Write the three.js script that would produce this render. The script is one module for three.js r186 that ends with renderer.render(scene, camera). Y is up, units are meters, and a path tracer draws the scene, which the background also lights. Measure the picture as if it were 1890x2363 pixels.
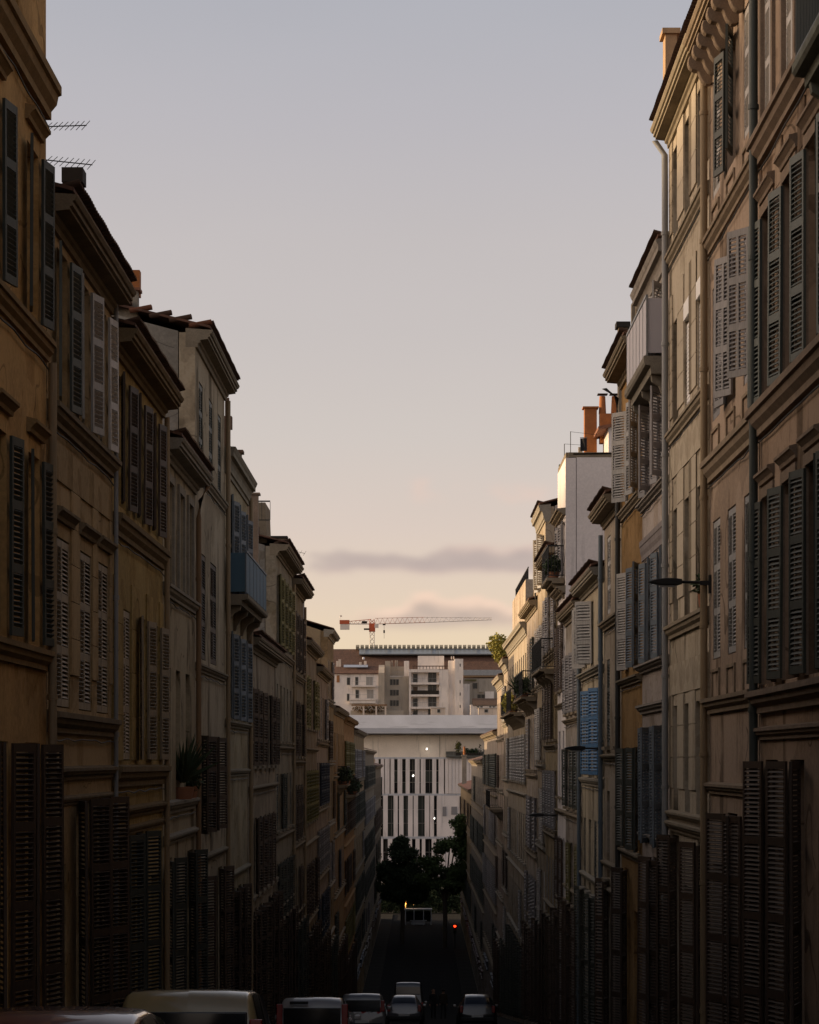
import * as THREE from 'three';
import { mergeGeometries } from 'three/addons/utils/BufferGeometryUtils.js';
import { RoundedBoxGeometry } from 'three/addons/geometries/RoundedBoxGeometry.js';
import { MarchingCubes } from 'three/addons/objects/MarchingCubes.js';

// ------------------------------------------------------------------ camera, sky, sun, exposure
const scene = new THREE.Scene();
// World y = 0 is the photographer's eye level; the street falls away from it (d = metres down the street = -z).
const camera = new THREE.PerspectiveCamera(2 * Math.atan(1755 / 5900) * 180 / Math.PI, 1940 / 3510, 0.3, 6000);
camera.position.set(0, 0, 0);
camera.setViewOffset(1940, 3510, 0, 0, 1890, 2363);      // rising-front view: verticals stay parallel
scene.add(camera);
const renderer = new THREE.WebGLRenderer({ antialias: true });
renderer.toneMapping = THREE.LinearToneMapping;
renderer.toneMappingExposure = 1.0;
renderer.shadowMap.enabled = true;

function rngOf(seed) { let a = seed >>> 0; return () => { a |= 0; a = a + 0x6D2B79F5 | 0; let t = Math.imul(a ^ a >>> 15, 1 | a); t = t + Math.imul(t ^ t >>> 7, 61 | t) ^ t; return ((t ^ t >>> 14) >>> 0) / 4294967296; }; }
function noise2(seed) {
  const r = rngOf(seed), P = new Uint8Array(512), G = new Float32Array(256);
  for (let i = 0; i < 256; i++) { P[i] = i; G[i] = r(); }
  for (let i = 255; i > 0; i--) { const j = Math.floor(r() * (i + 1)); [P[i], P[j]] = [P[j], P[i]]; }
  for (let i = 0; i < 256; i++) P[i + 256] = P[i];
  const sm = (t) => t * t * (3 - 2 * t);
  return (x, y, px = 256, py = 256) => {
    const xi = Math.floor(x), yi = Math.floor(y), fx = sm(x - xi), fy = sm(y - yi);
    const h = (i, j) => G[P[(((i % px) + px) % px) + P[((j % py) + py) % py]] & 255];
    const a = h(xi, yi), b = h(xi + 1, yi), c = h(xi, yi + 1), d = h(xi + 1, yi + 1);
    return a + (b - a) * fx + (c - a) * fy + (a - b - c + d) * fx * fy;
  };
}
const sunDir = new THREE.Vector3();
{ const el = 11 * Math.PI / 180, az = 5 * Math.PI / 180; sunDir.set(-Math.cos(el) * Math.cos(az), Math.sin(el), -Math.cos(el) * Math.sin(az)); }
{
  // clear evening sky: warm near the horizon, blue-grey overhead, thin low clouds
  const W = 2048, H = 2048, data = new Float32Array(W * H * 4), n = noise2(11), n2 = noise2(29);
  const lin = (c) => c.map((v) => { v /= 255; return v <= 0.04045 ? v / 12.92 : Math.pow((v + 0.055) / 1.055, 2.4); });
  const stops = [[-90, [90, 84, 80]], [-2, [170, 150, 128]], [0, [238, 214, 176]], [2.6, [234, 212, 182]], [3.6, [228, 208, 187]], [5.2, [219, 203, 192]], [7.2, [208, 199, 193]], [9.5, [200, 193, 191]], [11.5, [196, 190, 190]], [14, [187, 184, 189]], [16.8, [177, 178, 186]], [30, [176, 176, 183]], [45, [161, 163, 172]], [65, [99, 106, 122]], [90, [60, 68, 88]]].map(([a, c]) => [a, lin(c)]);
  const fbm = (x, y, o = 5) => { let s = 0, a = 0.5; for (let i = 0; i < o; i++) { s += a * n(x, y); x = x * 2.03 + 7.1; y = y * 2.03 + 3.7; a *= 0.5; } return s; };
  const ss = (a, b, x) => { const t = Math.min(1, Math.max(0, (x - a) / (b - a))); return t * t * (3 - 2 * t); };
  const grey = lin([190, 174, 168]), warm = lin([243, 213, 191]), pink = lin([229, 202, 188]), low = lin([197, 178, 165]);
  const v = new THREE.Vector3();
  for (let j = 0; j < H; j++) for (let i = 0; i < W; i++) {
    const el = ((j + 0.5) / H - 0.5) * Math.PI, ph = ((i + 0.5) / W - 0.5) * 2 * Math.PI, e = el * 180 / Math.PI;
    v.set(Math.cos(ph) * Math.cos(el), Math.sin(el), Math.sin(ph) * Math.cos(el));
    let k = 0; while (k < stops.length - 2 && e > stops[k + 1][0]) k++;
    const t = Math.min(1, Math.max(0, (e - stops[k][0]) / (stops[k + 1][0] - stops[k][0])));
    const c = [0, 1, 2].map((q) => stops[k][1][q] + (stops[k + 1][1][q] - stops[k][1][q]) * t);
    { const k = 1 + 0.03 * (fbm(ph * 9 + 50, e * 0.55, 5) - 0.48); c[0] *= k; c[1] *= k; c[2] *= k; }
    const glow = Math.pow(Math.max(0, v.dot(sunDir)), 5) * (e > -2 ? 1 : 0);       // the side of the low sun
    c[0] *= 1 + 9.5 * glow; c[1] *= 1 + 7 * glow; c[2] *= 1 + 4.4 * glow;
    if (e > 0.5 && e < 14) {
      // azimuth from the street's axis, in thousandths of a radian; every band goes on all round the horizon
      let az = Math.atan2(v.x, -v.z) * 1000; const E = el * 1000, az2 = az;
      const mix = (col, a) => { a = Math.min(1, Math.max(0, a)); for (let q = 0; q < 3; q++) c[q] += (col[q] - c[q]) * a; };
      const wob = (fbm(az2 / 14 + 40, E / 7, 5) - 0.48);
      { // flat grey bar with a ragged, slightly heaped top
        const cut = ss(-46, -34, az + 8 * wob) * (1 - ss(60, 130, az)) + ss(150, 190, Math.abs(az + 20)) * ss(0.45, 0.62, n2(az / 60 + 9, 1.5));
        const top = 80.6 + 9 * (fbm(az2 / 11 + 60, E / 9 + 2, 5) - 0.5) + 3.2 * ss(0, 26, az), bot = 73.2 + 5 * (fbm(az2 / 15, E / 8 + 7.7, 5) - 0.5);
        const a = ss(bot - 1.2, bot + 1.6, E) * (1 - ss(top - 1.6, top + 1.4, E)) * Math.min(1, cut) * (0.7 + 0.5 * fbm(az2 / 8 + 3, E / 3.5));
        const tip = ss(top - 4, top, E) * ss(0, 20, az), under = 1 - ss(bot, bot + 3, E);
        mix(grey.map((q, w) => q + (pink[w] - q) * Math.min(1, 0.7 * tip + 0.45 * under)), a * 0.98);
        const piece = ss(-50, -46, az) * (1 - ss(-41, -38, az)) * ss(73, 76, E) * (1 - ss(79, 82, E)) * ss(0.35, 0.6, fbm(az2 / 4, E / 3)); mix(grey, piece * 0.7);
      }
      { // sunlit heap above the roofs
        const cut = ss(-36, -10, az) * (1 - ss(60, 130, az)) + ss(160, 200, Math.abs(az + 20)) * ss(0.5, 0.7, n2(az / 70 + 3, 6.5));
        const bump = Math.exp(-((az - 1) ** 2) / 60) * 5.5 + Math.exp(-((az - 22) ** 2) / 130) * 4 + 2.5 * ss(-24, 0, az);
        const top = 57.5 + bump + 5.5 * (fbm(az2 / 7 + 5, E / 12, 5) - 0.5), bot = 51.5 + 2 * (fbm(az2 / 12, 3.3) - 0.5);
        const a = ss(bot - 2, bot + 4, E) * (1 - ss(top - 1.0, top + 0.9, E)) * Math.min(1, cut);
        const lit = 0.15 + ss(-6.5, -0.5, E - top) * 1.0 + 1.1 * (fbm(az2 / 6, E / 4 + 9) - 0.5);
        const cc = low.map((q, w) => q + ((warm[w]) - q) * Math.min(1, Math.max(0, lit)));
        mix(cc, a);
      }
      { // faint pink wisps higher up
        const a = ss(-14, 0, az) * (1 - ss(14, 24, az)) * ss(98, 104, E) * (1 - ss(106, 113, E)) * ss(0.42, 0.7, fbm(az2 / 9, E / 6 + 2)) + ss(24, 32, az) * (1 - ss(40, 60, az)) * ss(98, 103, E) * (1 - ss(104, 110, E)) * ss(0.42, 0.7, fbm(az2 / 9, E / 6 + 2));
        mix(pink, a * 0.65);
      }
    }
    const p = (j * W + i) * 4; data[p] = c[0]; data[p + 1] = c[1]; data[p + 2] = c[2]; data[p + 3] = 1;
  }
  const tex = new THREE.DataTexture(data, W, H, THREE.RGBAFormat, THREE.FloatType);
  tex.mapping = THREE.EquirectangularReflectionMapping; tex.magFilter = THREE.LinearFilter; tex.needsUpdate = true;
  scene.background = tex; scene.environment = tex;
}
const sun = new THREE.DirectionalLight(new THREE.Color().setRGB(1, 0.72, 0.42), 5);
sun.position.copy(sunDir).multiplyScalar(600).add(new THREE.Vector3(0, 0, -150));
sun.target.position.set(0, 0, -150); sun.castShadow = true;
Object.assign(sun.shadow.camera, { left: -300, right: 300, top: 200, bottom: -200, near: 1, far: 2500 }); sun.shadow.mapSize.set(4096, 4096);
scene.add(sun, sun.target);

// ------------------------------------------------------------------ naming helpers
const taken = new Map();
function numbered(name) { const k = taken.get(name) ?? 0; taken.set(name, k + 1); return k ? `${name}_${String(k).padStart(3, '0')}` : name; }
function tag(o, label, category, group, kind) { if (label) o.userData.label = label; if (category) o.userData.category = category; if (group) o.userData.group = group; if (kind) o.userData.kind = kind; return o; }
function thing(name, label, category, pos = [0, 0, 0], turn = 0, group) {
  const o = new THREE.Group(); o.name = numbered(name); o.position.set(...pos); o.rotation.y = turn; scene.add(o); return tag(o, label, category, group);
}
function part(name, geo, mat, parent, pos) {
  const m = new THREE.Mesh(geo, mat); m.name = name; m.castShadow = m.receiveShadow = true; if (pos) m.position.set(...pos); (parent ?? scene).add(m); return m;
}
function struct(name, geo, mat) { const m = part(numbered(name), geo, mat); m.userData.kind = 'structure'; return m; }

// ------------------------------------------------------------------ materials
function tex(size, fn, repeat = 1, srgb = true) {
  const d = new Uint8Array(size * size * 4);
  for (let y = 0; y < size; y++) for (let x = 0; x < size; x++) { const c = fn(x / size, y / size), p = (y * size + x) * 4; for (let q = 0; q < 3; q++) d[p + q] = Math.max(0, Math.min(255, (Array.isArray(c) ? c[q] : c) * 255)); d[p + 3] = 255; }
  const t = new THREE.DataTexture(d, size, size); t.wrapS = t.wrapT = THREE.RepeatWrapping; t.magFilter = THREE.LinearFilter; t.minFilter = THREE.LinearMipmapLinearFilter; t.generateMipmaps = true;
  if (srgb) t.colorSpace = THREE.SRGBColorSpace; t.repeat.set(repeat, repeat); t.needsUpdate = true; return t;
}
const nA = noise2(5), nB = noise2(77);
const per = (n, x, y, f, g = f) => n(x * f, y * g, f, g);
const fb = (n, x, y, f, g = f) => 0.5 * per(n, x, y, f, g) + 0.28 * per(n, x, y, f * 2, g * 2) + 0.15 * per(n, x, y, f * 4, g * 4) + 0.07 * per(n, x, y, f * 8, g * 8);
const sstep = (a, b, x) => { const t = Math.min(1, Math.max(0, (x - a) / (b - a))); return t * t * (3 - 2 * t); };
// aged plaster: mottled patches, repairs, grain
const ridge = (n, x, y, f) => Math.abs(per(n, x, y, f) * 0.6 + per(n, x, y, f * 2) * 0.3 + per(n, x, y, f * 4) * 0.1 - 0.5);
const plasterMap = tex(1024, (x, y) => {
  const m = fb(nA, x, y, 5), f = per(nB, x, y, 128), g = per(nA, x, y, 250), q = fb(nB, x + 0.02 * per(nA, x, y, 30), y, 6), old = sstep(0.585, 0.6, q), fresh = sstep(0.37, 0.355, fb(nA, x + 0.3, y + 0.7, 7)), damp = sstep(0.6, 0.7, fb(nB, x + 0.5, y, 6, 9));
  const crack = ridge(nA, x + 0.2, y, 6) < 0.005 + 0.004 * f && m > 0.44 ? 0.2 : 0, pit = g > 0.93 ? 0.1 : 0;
  const v = 0.93 + 0.26 * (m - 0.5) + 0.10 * (f - 0.5) + 0.07 * (g - 0.5) - 0.07 * old + 0.04 * fresh - 0.09 * damp - crack - pit; return [v, v * (1 - 0.02 * old - 0.02 * damp), v * (1 - 0.05 * old - 0.06 * damp)];
}, 1 / 7);
// rain-washed render: vertical runs of soot with soft edges
const streakMap = tex(1024, (x, y) => {
  const run = fb(nA, x + 0.02 * per(nB, x, y, 9), y, 13, 2), run2 = fb(nB, x, y, 40, 4), m = fb(nB, x, y, 6), old = sstep(0.57, 0.585, fb(nA, x + 0.4, y + 0.02 * per(nB, x, y, 40), 6));
  const s = sstep(0.50, 0.66, run) * sstep(0.46, 0.62, m) * 0.34 + sstep(0.62, 0.72, run2) * sstep(0.4, 0.6, m) * 0.14 + 0.08 * old + (ridge(nB, x + 0.6, y, 5) < 0.006 && m < 0.52 ? 0.22 : 0);
  const v = 0.99 + 0.18 * (m - 0.5) - s + 0.09 * (per(nA, x, y, 250) - 0.5) + 0.06 * (per(nB, x, y, 100) - 0.5);
  return [v, v * (0.995 - 0.05 * s), v * (0.985 - 0.12 * s)];
}, 1 / 9);
const wallMap = tex(1024, (x, y) => { const m = fb(nB, x, y, 4), d = sstep(0.56, 0.72, fb(nA, x, y, 30, 3)); return 0.95 + 0.14 * (m - 0.5) + 0.05 * (per(nA, x, y, 200) - 0.5) - 0.07 * d; }, 1 / 9);
const grainMap = tex(512, (x, y) => 0.86 + 0.2 * (fb(nB, x, y, 8) - 0.5) + 0.1 * (per(nA, x, y, 128) - 0.5), 1 / 2);
const plasterBump = tex(512, (x, y) => 0.5 + 0.6 * (fb(nA, x, y, 24) - 0.5) + 0.3 * (per(nB, x, y, 128) - 0.5), 1 / 2.2, false);
const woodMap = tex(256, (x, y) => 0.86 + 0.26 * (fb(nA, x, y, 40, 3) - 0.5), 1 / 0.8);
const asphaltMap = tex(512, (x, y) => 0.8 + 0.3 * (fb(nA, x, y, 6) - 0.5) + 0.3 * (per(nB, x, y, 200) - 0.5), 1 / 4);
const roofMap = tex(512, (x, y) => { const r = Math.abs(((y * 24) % 1) - 0.5), c = Math.floor(y * 24), k = nA(c * 3.7, Math.floor(x * 32 + (c % 2) * 0.5) * 1.3); return 0.74 + 0.3 * (k - 0.5) + 0.12 * r + 0.2 * (fb(nB, x, y, 5) - 0.5); }, 1 / 6);
function M(r, g, b, rough = 0.9, o = {}) { const m = new THREE.MeshStandardMaterial({ roughness: rough, ...o }); m.color.setRGB(r, g, b); return m; }
function Matte(r, g, b, o) { const m = new THREE.MeshPhysicalMaterial({ roughness: 1, specularIntensity: 0.12, ...o }); m.color.setRGB(r, g, b); return m; }
const WALL_DIM = 0.76;   // scales plaster and stone colours down to cut bounced light in the lower street
const plaster = (r, g, b) => Matte(r * WALL_DIM, g * WALL_DIM, b * WALL_DIM, { map: plasterMap, bumpMap: plasterBump, bumpScale: 0.006 });
const washed = (r, g, b) => Matte(r * WALL_DIM, g * WALL_DIM, b * WALL_DIM, { map: streakMap, bumpMap: plasterBump, bumpScale: 0.006 });
const render = (r, g, b) => Matte(r, g, b, { map: wallMap, bumpMap: plasterBump, bumpScale: 0.004 });
const stone = (r, g, b) => Matte(r * WALL_DIM, g * WALL_DIM, b * WALL_DIM, { map: grainMap, bumpMap: plasterBump, bumpScale: 0.004 });
const paint = (r, g, b, rough = 0.62) => M(r, g, b, rough, { map: woodMap });
const mats = {
  trim: stone(0.40, 0.33, 0.24), trimPale: stone(0.50, 0.45, 0.37), trimPink: stone(0.43, 0.33, 0.25),
  greenDark: paint(0.055, 0.062, 0.05), green: paint(0.10, 0.115, 0.10), greyShutter: paint(0.30, 0.285, 0.29), greyPale: paint(0.42, 0.41, 0.40), whiteShutter: paint(0.60, 0.56, 0.52),
  tanShutter: paint(0.42, 0.33, 0.22), blueGrey: paint(0.16, 0.195, 0.23), blue: paint(0.07, 0.20, 0.40), navy: paint(0.03, 0.045, 0.08), brown: paint(0.075, 0.045, 0.028), olive: paint(0.20, 0.175, 0.05), black: paint(0.012, 0.012, 0.013),
  frame: paint(0.30, 0.28, 0.25), frameDark: paint(0.05, 0.045, 0.04), frameWhite: paint(0.62, 0.6, 0.57),
  glass: M(0.012, 0.013, 0.015, 0.06, { metalness: 0 }), glassSoft: M(0.03, 0.03, 0.033, 0.18), glassPale: M(0.10, 0.095, 0.09, 0.2),
  tile: M(0.30, 0.13, 0.075, 0.9, { map: grainMap }), tileDark: M(0.14, 0.085, 0.06, 0.92, { map: grainMap }), roofSheet: M(0.20, 0.10, 0.065, 0.92, { map: roofMap }),
  zinc: M(0.30, 0.31, 0.32, 0.5, { metalness: 0.3, map: grainMap }), pipeTan: M(0.36, 0.26, 0.15, 0.7, { map: grainMap }), pipeGrey: M(0.33, 0.335, 0.34, 0.6, { map: grainMap }), pipeGreen: M(0.045, 0.055, 0.05, 0.6), pipeDark: M(0.03, 0.03, 0.028, 0.6), pipeBlue: M(0.10, 0.13, 0.16, 0.6),
  iron: M(0.02, 0.02, 0.02, 0.55, { metalness: 0.5 }), steel: M(0.35, 0.35, 0.35, 0.45, { metalness: 0.7 }), rollerWhite: M(0.78, 0.75, 0.72, 0.55),
  brickOrange: M(0.46, 0.17, 0.05, 0.9, { map: grainMap }), brickDark: M(0.16, 0.09, 0.055, 0.92, { map: grainMap }), soot: M(0.035, 0.028, 0.022, 0.95, { map: grainMap }),
  door: paint(0.05, 0.032, 0.02), shop: paint(0.03, 0.028, 0.026), leaf: M(0.075, 0.115, 0.035, 0.75), leafDark: M(0.035, 0.055, 0.022, 0.8), leafYellow: M(0.30, 0.27, 0.05, 0.75), bark: M(0.07, 0.055, 0.04, 0.95), pot: M(0.30, 0.13, 0.07, 0.9),
  curtain: M(0.55, 0.52, 0.48, 0.95), cloth: M(0.62, 0.64, 0.70, 0.95), clothBlack: M(0.015, 0.015, 0.016, 0.95),
};

// ------------------------------------------------------------------ geometry helpers (local x = along the front, y = up, z = out of the wall)
const boxCache = new Map();
function box(w, h, d) {       // uv in metres
  const key = `${w.toFixed(3)},${h.toFixed(3)},${d.toFixed(3)}`; let g = boxCache.get(key); if (g) return g;
  g = new THREE.BoxGeometry(w, h, d); const uv = g.attributes.uv, s = [[d, h], [d, h], [w, d], [w, d], [w, h], [w, h]], ox = (boxCache.size * 0.737) % 7, oy = (boxCache.size * 0.391) % 5;
  for (let i = 0; i < 24; i++) { const q = s[Math.floor(i / 4)]; uv.setXY(i, uv.getX(i) * q[0] + ox, uv.getY(i) * q[1] + oy); }
  boxCache.set(key, g); return g;
}
const at = (g, x, y, z) => g.clone().translate(x, y, z);
const merge = (l) => mergeGeometries(l.map((g) => g.index ? g.toNonIndexed() : g), false);
// closed profile of [z, y] points, run along x from -len/2 to len/2
const runCache = new Map();
function run(profile, len) {
  const key = len.toFixed(3) + '|' + profile.map((p) => p[0].toFixed(3) + ',' + p[1].toFixed(3)).join(';'); let g = runCache.get(key); if (g) return g;
  const s = new THREE.Shape(profile.map((p) => new THREE.Vector2(p[0], p[1])));
  g = new THREE.ExtrudeGeometry(s, { depth: len, bevelEnabled: false, steps: 1 }); g.rotateY(-Math.PI / 2); g.translate(len / 2, 0, 0);
  runCache.set(key, g); return g;
}
function tube(pts, r, seg = 6, n) { const c = new THREE.CatmullRomCurve3(pts.map((p) => new THREE.Vector3(...p)), false, 'catmullrom', 0.12); return new THREE.TubeGeometry(c, n ?? Math.max(2, pts.length * 4), r, seg, false); }
function rod(a, b, r, seg = 6) {
  const A = new THREE.Vector3(...a), B = new THREE.Vector3(...b), L = A.distanceTo(B), g = new THREE.CylinderGeometry(r, r, L, seg);
  g.applyQuaternion(new THREE.Quaternion().setFromUnitVectors(new THREE.Vector3(0, 1, 0), B.clone().sub(A).normalize())); const c = A.add(B).multiplyScalar(0.5); return g.translate(c.x, c.y, c.z);
}

// ------------------------------------------------------------------ ground
const A = 4.75;                                     // half the distance between the two rows of fronts
function groundY(d) {
  if (d <= 175) return -1.65 - 0.09 * d;
  if (d <= 215) { const t = (d - 175) / 40; return -17.4 - 3.6 * (t - t * t / 2); }
  if (d <= 385) return -19.2;
  if (d <= 520) { const t = (d - 385) / 135; return -19.2 + 28 * t * t * (3 - 2 * t); }
  return 8.8;
}
function strip(x0, x1, d0, d1, lift, thick = 0) {    // a sheet (or slab with kerb faces) that follows the street's fall
  const n = Math.max(1, Math.ceil((d1 - d0) / 4)), pos = [], uv = [], idx = [];
  const ring = thick ? [[x0, -thick], [x0, 0], [x1, 0], [x1, -thick]] : [[x0, 0], [x1, 0]];
  for (let i = 0; i <= n; i++) { const d = d0 + (d1 - d0) * i / n; for (const [x, y] of ring) { pos.push(x, groundY(d) + lift + y, -d); uv.push(x + y, d); } }
  const k = ring.length;
  for (let i = 0; i < n; i++) for (let j = 0; j < k - 1; j++) { const a = i * k + j, b = a + 1, c = a + k, e = c + 1; idx.push(a, b, c, b, e, c); }
  const g = new THREE.BufferGeometry(); g.setAttribute('position', new THREE.Float32BufferAttribute(pos, 3)); g.setAttribute('uv', new THREE.Float32BufferAttribute(uv, 2)); g.setIndex(idx);
  const h = thick ? g.toNonIndexed() : g; h.computeVertexNormals(); return h;
}
{
  const pos = [], uv = [], idx = [], xs = [-2500, -900, -300, -120, -40, -15, 15, 40, 120, 300, 900, 2500], ds = [];
  for (let d = -80; d <= 560; d += 8) ds.push(d); ds.push(700, 1000, 1600, 2600, 4200);
  for (const d of ds) for (const x of xs) { pos.push(x, groundY(d) - 0.03, -d); uv.push(x, d); }
  for (let i = 0; i < ds.length - 1; i++) for (let j = 0; j < xs.length - 1; j++) { const a = i * xs.length + j, b = a + 1, c = a + xs.length, e = c + 1; idx.push(a, b, c, b, e, c); }
  const g = new THREE.BufferGeometry(); g.setAttribute('position', new THREE.Float32BufferAttribute(pos, 3)); g.setAttribute('uv', new THREE.Float32BufferAttribute(uv, 2)); g.setIndex(idx); g.computeVertexNormals();
  struct('ground', g, Matte(0.035, 0.032, 0.027, { map: asphaltMap }));
  struct('road', strip(-3.4, 3.4, -40, 330, 0.0), Matte(0.03, 0.03, 0.031, { map: asphaltMap }));
  struct('pavement', strip(-A - 0.2, -3.4, -40, 318, 0.12, 0.16), Matte(0.055, 0.052, 0.046, { map: asphaltMap }));
  struct('pavement', strip(3.4, A + 0.2, -40, 318, 0.12, 0.16), Matte(0.055, 0.052, 0.046, { map: asphaltMap }));
}

// ------------------------------------------------------------------ shutters and windows
const toned = new Map();
function tone(m, k) { const key = m.uuid + k; if (!toned.has(key)) { const c = m.clone(); c.color.multiplyScalar([1, 0.82, 1.16, 0.92][k]); toned.set(key, c); } return toned.get(key); }
const leafCache = new Map();
function leafGeo(w, h, cols, rows, pitch) {          // one hinged shutter leaf, hinge at x = 0
  const key = [w.toFixed(2), h.toFixed(2), cols, rows, pitch].join(); let r = leafCache.get(key); if (r) return r;
  const st = 0.055, tr = 0.1, mr = 0.11, th = 0.036, fr = [], sl = [];
  const cw = (w - st * (cols + 1)) / cols, sh = (h - 2 * tr - mr * (rows - 1)) / rows;
  for (let c = 0; c <= cols; c++) fr.push(at(box(st, h, th), st / 2 + c * (cw + st), 0, 0));
  for (let q = 0; q <= rows; q++) { const hh = q === 0 || q === rows ? tr : mr, y = q === 0 ? -h / 2 + tr / 2 : q === rows ? h / 2 - tr / 2 : -h / 2 + tr + q * sh + (q - 0.5) * mr; for (let c = 0; c < cols; c++) fr.push(at(box(cw, hh, th * 0.94), st + cw / 2 + c * (cw + st), y, 0)); }
  const slat = box(cw, pitch * 0.80, 0.010).clone().rotateX(0.72);
  for (let q = 0; q < rows; q++) { const y0 = -h / 2 + tr + q * (sh + mr), n = Math.max(1, Math.round(sh / pitch)); for (let c = 0; c < cols; c++) for (let k = 0; k < n; k++) sl.push([st + cw / 2 + c * (cw + st), y0 + (k + 0.5) * sh / n]); }
  r = { frame: merge(fr), slat, spots: sl, louvers: merge(sl.map(([x, y]) => at(slat, x, y, 0))) };
  leafCache.set(key, r); return r;
}
function shutter(b, hinge, side, open, y0, y1, w, mat, o = {}) {   // side +1: leaf runs to +x when closed
  const h = y1 - y0, L = leafGeo(w, h, o.cols ?? 1, o.rows ?? 3, o.pitch ?? 0.062);
  if (o.tone) mat = tone(mat, o.tone);
  const s = part('shutter', L.frame, mat, b.root, [hinge, (y0 + y1) / 2, o.z ?? 0.035]);
  s.rotation.set(o.lean ?? 0, side > 0 ? -open : Math.PI + open, o.sag ?? 0);
  if (o.each) for (const [x, y] of L.spots) part('slat', L.slat, mat, s, [x, y, 0]);
  else part('louvers', L.louvers, mat, s).userData.kind = 'stuff';
  return s;
}
const winCache = new Map();
function windowGeo(w, h, simple) {
  const key = w.toFixed(2) + h.toFixed(2) + simple; let r = winCache.get(key); if (r) return r;
  const f = 0.06, d = 0.06, g = [at(box(f, h, d), -w / 2 + f / 2, 0, 0), at(box(f, h, d), w / 2 - f / 2, 0, 0), at(box(w - 2 * f, f, d), 0, h / 2 - f / 2, 0), at(box(w - 2 * f, f + 0.03, d), 0, -h / 2 + f / 2 + 0.015, 0)], panes = [];
  const iw = w - 2 * f, ih = h - 2 * f - 0.03, yb = -h / 2 + f + 0.03;
  if (simple) { g.push(at(box(0.07, ih, d * 0.9), 0, yb + ih / 2, 0)); for (const q of [-1, 1]) panes.push([q * (iw / 4 + 0.0175), yb + ih / 2, iw / 2 - 0.035, ih]); } else {
    g.push(at(box(0.08, ih, d * 1.1), 0, yb + ih / 2, 0)); const n = 3, bar = 0.03, ph = (ih - bar * (n - 1)) / n, pw = iw / 2 - 0.04;
    for (const q of [-1, 1]) for (let k = 0; k < n; k++) { const y = yb + ph / 2 + k * (ph + bar); panes.push([q * (pw / 2 + 0.04), y, pw, ph]); if (k) g.push(at(box(pw, bar, d * 0.8), q * (pw / 2 + 0.04), y - ph / 2 - bar / 2, 0)); }
  }
  r = { frame: merge(g), panes }; winCache.set(key, r); return r;
}
const HOOD = (p = 0.13) => [[0, 0], [0.05, 0], [0.06, 0.05], [p - 0.02, 0.1], [p, 0.11], [p, 0.15], [0, 0.18]];
const COURSE = (h, p = 0.14) => [[0, 0], [p * 0.35, 0], [p * 0.35, h * 0.25], [p * 0.7, h * 0.45], [p * 0.8, h * 0.7], [p, h * 0.74], [p, h], [0, h + 0.03]];
const EAVE = (o) => [[0, -0.36], [0.05, -0.36], [0.06, -0.28], [0.1, -0.26], [0.11, -0.21], [o - 0.07, -0.19], [o - 0.07, -0.15], [o - 0.03, -0.14], [o - 0.03, -0.08], [o, -0.07], [o + 0.03, -0.02], [o + 0.03, 0], [-0.2, 0.04], [-0.2, -0.36]];
const CORNICE = (o) => [[0, -0.62], [0.04, -0.62], [0.04, -0.52], [0.08, -0.5], [0.08, -0.42], [o * 0.4, -0.32], [o * 0.55, -0.24], [o * 0.9, -0.22], [o * 0.9, -0.12], [o, -0.08], [o + 0.03, 0], [-0.2, 0.03], [-0.2, -0.62]];

const streetShutter = [mats.brown, mats.greenDark, mats.brown];
const shopPaint = [paint(0.04, 0.055, 0.045), paint(0.09, 0.045, 0.025), paint(0.05, 0.05, 0.055), paint(0.03, 0.045, 0.075), paint(0.12, 0.09, 0.06), paint(0.07, 0.02, 0.018)];  // dark joinery colours for shopfronts added to keep street level dark
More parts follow.
